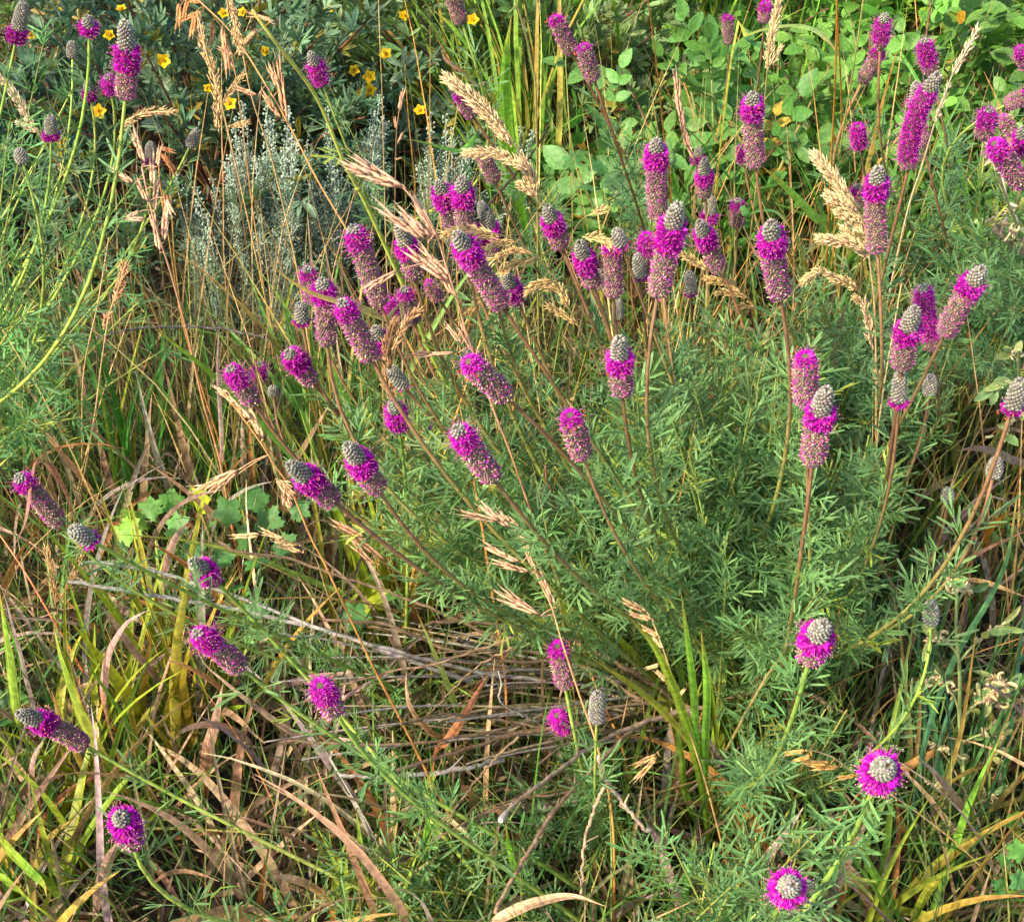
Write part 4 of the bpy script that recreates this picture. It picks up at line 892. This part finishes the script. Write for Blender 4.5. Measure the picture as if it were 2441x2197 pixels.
for bi, (label, dry, c0, c1, wpx, z0, z1, pts) in enumerate(BLADES):
    rng = np.random.default_rng(700 + bi); n = 26
    q = np.array(pts, float); u = np.concatenate([[0], np.cumsum(np.linalg.norm(np.diff(q, axis=0), axis=1))]); u /= u[-1]
    zo = .045 if z1 < .2 else .02
    w3 = np.array([PZ(x, y, z0 + zo * (z0 > .025) + (z1 + zo - z0) * t) for (x, y), t in zip(pts, u)])
    if z0 > .025:
        v = w3[0] - w3[1]; g = w3[0] + np.array([v[0] * .6, .02, 0]); g[2] = 0; w3 = np.vstack([g, w3]); sl = np.linalg.norm(np.diff(w3, axis=0), axis=1); g_end = sl[0] / sl.sum()
    path = smooth_path(w3, n); t = np.linspace(0, 1, n); W = px2m(path[n // 2], wpx * 1.15)
    wd = W * np.clip(np.minimum(.45 + 2 * t, 1) * (1 - np.clip((t - .55) / .45, 0, 1) ** 2.0), .05, 1)
    if z0 > .025: wd = wd * np.clip((t - g_end) / .12 + .25, .22, 1)
    T = tang(path); sid = np.cross(T, FW); al = np.linspace(-.5, .7, n)[:, None] * rng.choice([-1, 1]) + rng.normal(0, .2)
    sid = unit(sid) * np.cos(al) + np.cross(T, unit(sid)) * np.sin(al)
    cc = lerp(c0, c1, np.clip(t * 1.2, 0, 1)[:, None]) * (1 + .12 * np.sin(t * 17 + bi))[:, None]
    if not dry: cc[-5:] = lerp(cc[-5:], C(196, 150, 70), np.linspace(.1, .9, 5)[:, None])
    mb = MB(); ribbon(mb, path, wd, sid, cc, .16, .8); o = mb.build('grass_shoot', M_DRY if dry else M_BLADE, None, path[0])
    tag(o, label, 'grass', GB)

# ================================================================== GRASS TUFTS (each one plant)
def tuft(px, py, n, hgt, lean, wd, cols, label, spread=.02, az=None, azs=pi, droop=.7, g3=None):
    root = PZ(px, py, 0.0) if g3 is None else np.array(g3); mb = MB()
    r = root + np.stack([rng.normal(0, spread, n), rng.normal(0, spread, n), np.zeros(n)], 1)
    a = rng.uniform(-pi, pi, n) if az is None else az + rng.normal(0, azs, n)
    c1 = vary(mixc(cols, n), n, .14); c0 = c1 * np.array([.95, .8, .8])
    tipc = np.where(rng.random((n, 1)) < .25, vary(C(200, 150, 80), n, .1), c1)
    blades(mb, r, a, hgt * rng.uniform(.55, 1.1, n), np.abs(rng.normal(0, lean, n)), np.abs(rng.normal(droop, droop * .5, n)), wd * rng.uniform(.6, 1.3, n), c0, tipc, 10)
    o = mb.build('grass_tuft', M_BLADE, None, root); tag(o, label, 'grass', 'green grass tufts'); return o
rng = np.random.default_rng(81)
BR = [C(134, 178, 62), C(158, 196, 76), C(118, 160, 56)]; YG = [C(172, 186, 56), C(150, 176, 48), C(190, 180, 70)]; DG = [C(74, 130, 76), C(90, 140, 70), C(70, 120, 88)]
tuft(1020, 470, 95, .42, .20, .0062, BR, 'bright green grass tuft at the top centre beside the reed plume', .03, az=-.7, azs=1.0, droop=.55)
tuft(1270, 250, 120, .42, .15, .0050, BR, 'fresh green grass tuft at the top between the rose bushes', .05, droop=.5)
tuft(1360, 230, 90, .40, .15, .0050, BR, 'fresh green grass tuft at the top left of the arched blade', .05, droop=.5)
tuft(0, 0, 110, .46, .2, .005, BR, 'tall green grass tuft at the back behind the pair of dusky heads', .07, g3=(.12, 2.2, 0))
tuft(0, 0, 90, .44, .2, .005, BR, 'green grass tuft at the back by the top of the reed plume', .07, g3=(-.0, 2.0, 0))
tuft(1380, 620, 34, .30, .3, .0055, [C(96, 156, 56), C(84, 140, 56)], 'mid green grass tuft behind the red stalks right of centre', .03)
tuft(1640, 700, 48, .34, .4, .0058, [C(96, 156, 56), C(84, 140, 56)], 'mid green grass tuft behind the right reed plume', .03)
tuft(1950, 690, 60, .34, .5, .0060, [C(96, 156, 56), C(120, 160, 66)], 'green grass tuft behind the leaning head at the right', .04)
tuft(360, 1480, 34, .24, .25, .0072, YG, 'yellow green broad grass tuft at lower left centre', .02, droop=.4)
tuft(790, 1340, 26, .26, .25, .0062, YG, 'yellow green grass tuft behind the grey twigs', .018, az=-.5, azs=.8, droop=.4)
tuft(1385, 1640, 8, .22, .25, .0052, [C(120,170,50), C(150,180,56)], 'yellow green grass tuft at the foot of the golden seeded stalk', .014, az=-.5, azs=.8, droop=.25)
tuft(180, 1600, 20, .20, .3, .0075, YG, 'yellow green grass tuft beneath the sideways head', .02, droop=.5)
tuft(60, 1900, 30, .18, .5, .0085, [C(140, 180, 56), C(160, 184, 60)], 'lime green grass tuft in the bottom left corner', .025)
tuft(285, 1060, 22, .22, .25, .0052, [C(92, 160, 64), C(84, 146, 60)], 'small green grass tuft in the dark hollow at left', .012, droop=.3)
tuft(450, 1020, 14, .20, .1, .0052, [C(92, 160, 64)], 'second small green tuft in the dark hollow at left', .010, droop=.2)
tuft(700, 1050, 30, .30, .3, .0056, [C(110, 170, 70), C(130, 170, 70)], 'pale green grass tuft behind the two left leaning domed heads', .02, az=-.8, azs=.8)
tuft(1850, 1700, 22, .24, .3, .0036, DG, 'blue green grass tuft on the right side under the chaffy plant', .02, az=.4, azs=.8, droop=.4)
tuft(1770, 1900, 22, .17, .4, .0075, [C(130, 180, 60), C(160, 176, 60)], 'lime green grass tuft at the bottom right', .025)
tuft(1990, 1560, 20, .22, .4, .0065, [C(110, 150, 70), C(170, 150, 70)], 'green and orange grass tuft at the right margin', .02)
tuft(720, 1880, 22, .13, .5, .0072, [C(130, 176, 56), C(160, 180, 60)], 'lime green grass tuft at the bottom edge left of centre', .02)
tuft(1900, 1050, 30, .24, .5, .0062, [C(110, 150, 70), C(150, 160, 70)], 'green grass tuft over the dark hollow at the right', .025)

# ================================================================== DEAD TWIGS
TWIGS = [
 ('grey dead twig, upper of the long pair lying at left', GREYT, 7, .15, .07, [(162,1112),(189,1107),(260,1120),(337,1137),(505,1190),(600,1228),(671,1254),(806,1291),(940,1325),(1075,1345)]),
 ('grey dead twig, lower of the long pair lying at left', GREYT, 8, .14, .07, [(135,1147),(269,1170),(400,1190),(471,1204),(572,1227),(679,1255),(800,1300),(930,1345)]),
 ('brown twig above the long grey pair', BROWNT, 6, .15, .08, [(431,1069),(480,1090),(572,1103),(679,1140),(790,1177),(900,1222),(1000,1268)]),
 ('thin twig running close below the long grey pair', GREYT, 4, .12, .06, [(520,1250),(640,1262),(760,1290),(880,1310)]),
 ('brown twig arching over the top of the twig pile', BROWNT, 7, .13, .06, [(829,1236),(870,1228),(940,1227),(1010,1236),(1092,1247),(1176,1284),(1280,1345),(1380,1410)]),
 ('brown twig bending right through the middle of the pile', BROWNT, 7, .11, .05, [(640,1224),(720,1228),(772,1234),(873,1278),(940,1295),(1008,1305),(1142,1312),(1280,1390)]),
 ('brown twig rising right from the spiky magenta head', BROWNT, 5, .10, .12, [(671,1352),(740,1335),(789,1321),(850,1312),(907,1294),(965,1275),(1025,1255)]),
 ('long level brown twig below the middle of the pile', BROWNT, 6, .10, .05, [(560,1462),(671,1466),(760,1470),(839,1466),(920,1452),(1008,1443),(1110,1440),(1240,1441)]),
 ('stout brown twig fanning down left from the pile', BROWNT, 8, .10, .06, [(701,1562),(760,1532),(823,1507),(880,1490),(940,1473),(1008,1452),(1090,1438),(1200,1420)]),
 ('brown twig with a stub end pointing left in the pile', BROWNT, 5.5, .11, .06, [(792,1429),(830,1420),(873,1409),(940,1414),(1008,1424),(1150,1452)]),
 ('pale brown stick with a white cut end, long and slanting', C(160,138,116), 9, .11, .06, [(991,1614),(1030,1575),(1075,1540),(1142,1490),(1227,1443),(1317,1412),(1400,1395)]),
 ('brown stick reaching to the bottom edge', C(150,122,96), 8.5, .07, .08, [(977,1800),(1005,1745),(1035,1698),(1092,1604),(1130,1560),(1169,1517),(1223,1466),(1260,1430)]),
 ('pale stick with a white knob pointing down right', C(176,152,128), 8, .06, .11, [(1277,1641),(1260,1620),(1243,1601),(1215,1565),(1190,1530),(1180,1490)]),
 ('thin pale stick hanging down from the crossing', C(160,134,108), 6, .05, .10, [(1149,1769),(1150,1710),(1159,1645),(1175,1595),(1193,1550)]),
 ('thin twig forked off the pile slanting down left', BROWNT, 4.5, .07, .10, [(880,1631),(910,1580),(950,1530),(985,1490),(1025,1453)]),
 ('thin curved twig under the long slanting stick', BROWNT, 4.5, .07, .09, [(853,1658),(900,1634),(940,1611),(1000,1588),(1041,1574),(1090,1568),(1136,1560)]),
 ('split grey stick at the centre left of the bottom leaves', GREYT, 9, .06, .06, [(671,1530),(740,1533),(806,1530),(900,1520),(994,1500)]),
 ('upright reddish brown twig below the oval pink head', C(136,98,76), 6, .22, .05, [(1075,921),(1085,960),(1095,995),(1110,1050),(1126,1093),(1145,1140),(1163,1184),(1200,1290)]),
 ('hair thin twig crossing upward through the pile', BROWNT, 3.5, .06, .13, [(843,1416),(890,1365),(940,1318),(985,1292),(1025,1272)]),
 ('black dead twig leaning behind the reed plume', C(70,58,50), 5, .34, .20, [(1085,246),(1060,290),(1025,337),(990,375),(964,404),(950,450)]),
 ('broken tan twig lying by the lower right leaves', C(178,140,104), 7, .07, .05, [(1569,1370),(1600,1372),(1625,1384),(1641,1402)]),
 ('crooked brown dead twig left of the lower right leaves', C(140,104,80), 6, .10, .04, [(1491,1285),(1487,1310),(1500,1340),(1480,1365),(1440,1380)]),
 ('pale bent twig above the grey egg bud', C(170,160,150), 4, .12, .07, [(985,1325),(990,1350),(985,1380),(1010,1400),(1050,1420),(1090,1425)]),
 ('grey twig stub poking up at the left of the spiky pile', GREYT, 5, .12, .08, [(905,1260),(925,1268),(945,1275),(950,1285)]),
 ('thin grey arc of dead stem behind the sagewort', C(120,110,104), 3.5, .22, .16, [(190,668),(260,650),(340,645),(430,648),(520,665)]),
]
for ti, (label, cc, wpx, z0, z1, pts) in enumerate(TWIGS):
    rng = np.random.default_rng(900 + ti); q = np.array(pts, float); u = np.concatenate([[0], np.cumsum(np.linalg.norm(np.diff(q, axis=0), axis=1))]); u /= u[-1]
    z1_ = z1 if z1 > .09 else z1 * .6; z0 += .075; z1_ += .08; wpx *= 1.12
    w3 = [PZ(x, y, z0 + (z1_ - z0) * t) for (x, y), t in zip(pts, u)]
    path = smooth_path(w3, 36) + rng.normal(0, .0004, (36, 3)); r = px2m(path[10], wpx) / 2
    rr = r * (.8 + .35 * np.linspace(0, 1, 36)) * (1 + rng.normal(0, .07, 36)); c36 = vary(cc, 36, .1)
    mb = MB(); tube(mb, path, rr, c36, 7)
    for k in rng.integers(3, 33, 5):      # side stubs
        dd = unit(tang(path)[k] * .7 + jit(1, .5)[0]); e = path[k] + dd * r * rng.uniform(3, 9)
        tube(mb, [path[k], (path[k] + e) / 2, e], [r * .55, r * .45, r * .3], cc, 5)
    if 'white' in label: tube(mb, [path[0] - tang(path)[0] * r * 1.5, path[0], path[1]], [r * 1.1, r * 1.35, r], C(168, 158, 146), 7)
    o = mb.build('dead_twig', M_WOOD, None, path[-1]); tag(o, label, 'twig', 'dead twigs lying in the grass')

rng = np.random.default_rng(66)
mb = MB()
for _ in range(48):
    a = PZ(rng.uniform(1300, 1480), rng.uniform(1340, 1480), rng.uniform(.01, .05)); b = PZ(rng.uniform(520, 1150), rng.uniform(1180, 1520), rng.uniform(.05, .17))
    m_ = (a + b) / 2 + rng.normal(0, .02, 3) + np.array([0, 0, .03]); pth = bez(a, m_, b, 20)[rng.integers(0, 5):] + rng.normal(0, .0005, 3)
    tube(mb, pth, np.linspace(.0015, .0007, len(pth)) * rng.uniform(.7, 1.25), vary(mixc([C(140,120,94), C(160, 138, 108), GREYT], 1)[0], 1)[0], 5)
tag(mb.build('dead_stem_tangle', M_WOOD), "tangle of last year's thin dead stems spread left of the main clump", 'dead stems', kind='stuff')
# ================================================================== CHAFFY LEGUMES WITH CURLED PODS (right edge)
def curl_pod(mb, p, r, c):
    a = np.linspace(0, 4.6 * rng.uniform(.7, 1.1), 14); X = unit(jit(1, 1)[0]); Y = unit(np.cross(X, jit(1, 1)[0])); Z = np.cross(X, Y)
    rr = (r * (1 - .05 * a))[:, None]; q = p + X * np.cos(a)[:, None] * rr + Y * np.sin(a)[:, None] * rr + Z * (a * r * .10)[:, None]
    tube(mb, q, r * .36 * np.sin(np.linspace(.25, 2.95, 14)) ** .5, c, 6)
def pod_plant(pts, z0, z1, branches, label, cstem, podc):
    u = np.linspace(0, 1, len(pts)); w3 = [PZ(x, y, z0 + (z1 - z0) * t) for (x, y), t in zip(pts, u)]
    if z0 > .05: w3 = [w3[0] * np.array([1, 1, 0]) + np.array([.01, .05, 0])] + w3
    path = smooth_path(w3, 30); root = path[0]; o = thing('curled_pod_plant', root, label, 'wild plant', 'withering pod plants on the right'); sm = MB(); lf = MB()
    tube(sm, path, np.linspace(.0019, .0010, 30), cstem, 6)
    for (x0, y0, x1, y1, nl, npod) in branches:
        pr = path - CAM; dz = pr @ FW; px = (pr @ RT / dz * F + 1220.5) / S; py = (-(pr @ UP) / dz * F + 1098.5) / S
        k = np.argmin((px - x0) ** 2 + (py - y0) ** 2); e = P(x1, y1, dz[k] - rng.uniform(.0, .03)); m_ = (path[k] + e) / 2 + np.array([0, 0, .01])
        b = bez(path[k], m_, e, 12); tube(sm, b, np.linspace(.0011, .0005, 12), cstem, 5, False)
        n = nl; i = rng.integers(3, 12, n); scatter(lf, CINQ, b[i], jit(n, .6) + tang(b)[i], unit(jit(n, .4) + np.array([0, -.5, .7])), rng.uniform(.010, .019, n), rng.uniform(.004, .007, n), vary(mixc([C(120, 150, 90), C(160, 170, 100)], n), n, .15))
        pm = MB(); n = 24; i = rng.integers(4, 12, n)
        scatter(pm, LENS, b[i], jit(n, .6) + tang(b)[i], FW, rng.uniform(.003, .007, n), .0017, vary(podc, n, .15), th=np.full(n, .0015))
        for _ in range(npod): curl_pod(pm, b[rng.integers(5, 12)] + jit(1, .004)[0], rng.uniform(.0028, .0042), vary(lerp(podc, C(170, 180, 120), rng.random() * .6), 1)[0])
        pm.build('pod_cluster', M_SEED, o, root)
    sm.build('stem', M_STEM, o, root); lf.build('leaves', M_LEAF, o, root)
rng = np.random.default_rng(55)
pod_plant([(1925,1700),(1905,1560),(1895,1430),(1895,1330),(1888,1250),(1890,1160)], .02, .28,
  [(1890,1200,1878,1150,3,2),(1890,1190,1915,1165,2,2),(1890,1290,1835,1262,3,4),(1893,1300,1975,1235,4,0),(1895,1400,1855,1340,3,3),(1898,1420,1960,1370,4,4),(1900,1470,1975,1450,5,3),(1903,1520,1850,1470,2,3),(1905,1550,1965,1475,5,1),(1910,1600,1840,1545,2,4),(1915,1620,1960,1570,5,2)],
  'tall withering plant with coiled pods on the lower right', C(150, 164, 100), C(218, 192, 146))
pod_plant([(2060,1500),(2040,1440),(2010,1400),(1980,1370),(1950,1350)], .06, .20, [(2000,1390,1960,1340,3,5),(1985,1375,1950,1380,2,4),(2020,1410,2000,1380,3,3)],
  'second coiled pod plant entering from the right edge', C(170, 140, 130), C(222, 188, 138))
pod_plant([(2070,560),(2045,520),(2010,495),(1985,475),(1960,455)], .30, .36, [(1990,480,1950,440,1,3),(1975,468,1985,440,1,3),(2005,490,1998,455,1,4),(2020,500,2015,475,2,3)],
  'dry pink stemmed plant with pale pods at the upper right edge', C(176, 140, 124), C(214, 190, 152))
pod_plant([(2110,760),(2060,640),(2022,480),(1990,400),(1962,315),(1950,285)], .15, .46, [(1990,400,1955,290,2,2),(1975,350,1962,310,0,2),(2010,450,1990,420,2,1)],
  'pale dead pod stalk crossing the pink heads at the right edge', C(206, 186, 150), C(214, 200, 160))
pod_plant([(2080,900),(2040,860),(2015,800),(2012,740),(2012,690)], .18, .34, [(2013,740,1995,700,5,1),(2014,760,1960,770,6,0),(2020,810,2035,700,5,2),(2016,790,1985,860,5,1)],
  'green sprig with pale pods behind the grey cone cut by the right edge', C(150, 160, 110), C(206, 196, 150))

# ================================================================== LOW LEAFY HERBS
def lobed(k=5, seed=0):
    V = [(0, .02, 0), (0, .55, .05)]; n = 34; a = np.linspace(-2.7, 2.7, n)
    for j, t in enumerate(a):
        r = (.50 + .10 * cos(t * k) + (.05 if j % 2 else -.03)) * (1 - .12 * abs(t) / 2.7); V.append((r * sin(t), .5 + r * cos(t), .06 * cos(3 * t)))
    Fc = [(1, 2 + j + 1, 2 + j) for j in range(n - 1)] + [(1, 2, 0), (1, 0, 1 + n)]
    return np.array(V, float), np.array(Fc), np.array([.8, .85] + [1.08] * n)
LOB = [lobed(5), lobed(6)]
def herb(leaves, z, label, root_px):
    root = PZ(*root_px, 0.0); o = thing('lobed_leaf_herb', root, label, 'wild plant', 'low lobed leaf herbs'); st = MB()
    for (x, y, wpx, c) in leaves:
        mb = MB(); p = PZ(x, y, z + rng.uniform(-.02, .03)); W = px2m(p, wpx); n_ = unit(np.array([-.2, -.5, .85]) + jit(1, .2)[0]); d = unit((p - root) * np.array([1, 1, .2]) + jit(1, .01)[0])
        if rng.random() < .5: d = unit(np.array([rng.normal(0, .8), .5, .5]))
        scatter(mb, LOB, (p - unit(d) * W * .5)[None], d[None], n_[None], W, W, vary(c, 1, .08), None)
        scatter(st, LENS, root[None], (p - root)[None], FW, np.linalg.norm(p - unit(d) * W * .5 - root), .0015, C(140, 150, 80), th=np.full(1, .0015))
        mb.build('leaf', M_LEAF, o, root)
    st.build('leaf_stalks', M_STEM, o, root)
G1 = C(96, 152, 66); G2 = C(176, 190, 44); G3 = C(78, 128, 62)
herb([(393, 988, 58, G2), (265, 1030, 60, C(134,176,64)), (300, 1005, 48, G1), (340, 990, 48, G1), (350, 1040, 54, G1), (410, 1045, 46, G1), (450, 1010, 56, G3), (500, 985, 60, G3), (480, 1060, 60, G3), (250, 1050, 60, C(134,176,64)), (530, 1030, 60, G3), (380, 1090, 50, G3), (330, 1085, 50, G3), (560, 1075, 56, G3), (590, 1010, 46, G3), (440, 1100, 50, G3), (505, 1110, 50, G3)], .13,
     'low herb with lobed leaves, one yellow green, at the left below the dark hollow', (420, 1180))
herb([(715, 1160, 60, G2), (750, 1140, 50, G1), (690, 1190, 56, C(150,170,60)), (740, 1185, 60, G2), (775, 1175, 40, G1), (700, 1220, 60, G3), (650, 1290, 50, G3), (760, 1230, 50, G3)], .10,
     'low herb with ragged yellow green leaves under the brown brome', (740, 1260))
herb([(480, 1180, 40, G1), (465, 1160, 36, G1), (500, 1200, 44, G3), (455, 1200, 36, G1)], .10, 'little green leaved herb right of the small grey topped head', (490, 1260))
herb([(10, 1330, 36, G1), (30, 1350, 34, G1), (5, 1380, 40, G3), (30, 1395, 36, G3), (8, 1425, 36, G3), (50, 1375, 30, G1)], .07, 'small dark green herb at the left edge above the sideways head', (15, 1440))
herb([(2000, 1620, 40, G1), (1985, 1700, 36, C(90,150,80)), (2010, 1680, 44, G1), (1975, 1750, 36, C(90,150,80)), (2015, 1740, 44, C(90,150,80))], .09, 'small fresh green herb in the bottom right corner', (2010, 1800))
herb([(1240,372,44,G3),(1270,395,46,G3),(1225,400,42,G3),(1290,385,44,G3),(1210,360,44,G3),(1180,330,42,G3),(1250,430,46,G3),(1160,370,40,G3),(1130,320,40,G3)], .22, 'shaded lobed leaves under the rose bush left of the straight column head', (1250, 560))

# ================================================================== UNCOUNTABLE GRASS, THATCH AND LITTER
def field(name, label, n, xr, yr, hgt, lean, droop, wd, cols, m, p=None, seg=7, keep=None, roll=.6, base=.8):
    x = rng.uniform(*xr, n); y = rng.uniform(*yr, n)
    if keep is not None: k = keep(x, y); x, y = x[k], y[k]; n = len(x)
    mb = MB(); r = np.stack([x, y, np.zeros(n)], 1); c1 = vary(mixc(cols, n, p), n, .22, .07)
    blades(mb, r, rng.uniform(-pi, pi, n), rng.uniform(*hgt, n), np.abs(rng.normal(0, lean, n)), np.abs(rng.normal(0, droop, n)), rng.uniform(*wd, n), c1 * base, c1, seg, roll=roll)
    o = mb.build(name, m); tag(o, label, name.replace('_', ' '), kind='stuff'); return o
rng = np.random.default_rng(90)
lb = MB(); n = 9000; xy = np.stack([rng.uniform(-1, 1, n), rng.uniform(.45, 2.4, n)], 1)
scatter(lb, [LIN[0], CINQ[1], OVAL[2]], np.column_stack([xy, rng.uniform(.004, .035, n)]), jit(n, 1) * np.array([1, 1, .25]), unit(jit(n, .45) + np.array([0, 0, 1])), rng.uniform(.004, .016, n), rng.uniform(.0015, .006, n), vary(mixc([C(120, 96, 70), C(160, 134, 100), C(84, 66, 48), C(140, 110, 76)], n), n, .3))
tag(lb.build('leaf_litter', M_DRY), 'crumbled brown leaf litter on the soil', 'litter', kind='stuff')
rng = np.random.default_rng(91)
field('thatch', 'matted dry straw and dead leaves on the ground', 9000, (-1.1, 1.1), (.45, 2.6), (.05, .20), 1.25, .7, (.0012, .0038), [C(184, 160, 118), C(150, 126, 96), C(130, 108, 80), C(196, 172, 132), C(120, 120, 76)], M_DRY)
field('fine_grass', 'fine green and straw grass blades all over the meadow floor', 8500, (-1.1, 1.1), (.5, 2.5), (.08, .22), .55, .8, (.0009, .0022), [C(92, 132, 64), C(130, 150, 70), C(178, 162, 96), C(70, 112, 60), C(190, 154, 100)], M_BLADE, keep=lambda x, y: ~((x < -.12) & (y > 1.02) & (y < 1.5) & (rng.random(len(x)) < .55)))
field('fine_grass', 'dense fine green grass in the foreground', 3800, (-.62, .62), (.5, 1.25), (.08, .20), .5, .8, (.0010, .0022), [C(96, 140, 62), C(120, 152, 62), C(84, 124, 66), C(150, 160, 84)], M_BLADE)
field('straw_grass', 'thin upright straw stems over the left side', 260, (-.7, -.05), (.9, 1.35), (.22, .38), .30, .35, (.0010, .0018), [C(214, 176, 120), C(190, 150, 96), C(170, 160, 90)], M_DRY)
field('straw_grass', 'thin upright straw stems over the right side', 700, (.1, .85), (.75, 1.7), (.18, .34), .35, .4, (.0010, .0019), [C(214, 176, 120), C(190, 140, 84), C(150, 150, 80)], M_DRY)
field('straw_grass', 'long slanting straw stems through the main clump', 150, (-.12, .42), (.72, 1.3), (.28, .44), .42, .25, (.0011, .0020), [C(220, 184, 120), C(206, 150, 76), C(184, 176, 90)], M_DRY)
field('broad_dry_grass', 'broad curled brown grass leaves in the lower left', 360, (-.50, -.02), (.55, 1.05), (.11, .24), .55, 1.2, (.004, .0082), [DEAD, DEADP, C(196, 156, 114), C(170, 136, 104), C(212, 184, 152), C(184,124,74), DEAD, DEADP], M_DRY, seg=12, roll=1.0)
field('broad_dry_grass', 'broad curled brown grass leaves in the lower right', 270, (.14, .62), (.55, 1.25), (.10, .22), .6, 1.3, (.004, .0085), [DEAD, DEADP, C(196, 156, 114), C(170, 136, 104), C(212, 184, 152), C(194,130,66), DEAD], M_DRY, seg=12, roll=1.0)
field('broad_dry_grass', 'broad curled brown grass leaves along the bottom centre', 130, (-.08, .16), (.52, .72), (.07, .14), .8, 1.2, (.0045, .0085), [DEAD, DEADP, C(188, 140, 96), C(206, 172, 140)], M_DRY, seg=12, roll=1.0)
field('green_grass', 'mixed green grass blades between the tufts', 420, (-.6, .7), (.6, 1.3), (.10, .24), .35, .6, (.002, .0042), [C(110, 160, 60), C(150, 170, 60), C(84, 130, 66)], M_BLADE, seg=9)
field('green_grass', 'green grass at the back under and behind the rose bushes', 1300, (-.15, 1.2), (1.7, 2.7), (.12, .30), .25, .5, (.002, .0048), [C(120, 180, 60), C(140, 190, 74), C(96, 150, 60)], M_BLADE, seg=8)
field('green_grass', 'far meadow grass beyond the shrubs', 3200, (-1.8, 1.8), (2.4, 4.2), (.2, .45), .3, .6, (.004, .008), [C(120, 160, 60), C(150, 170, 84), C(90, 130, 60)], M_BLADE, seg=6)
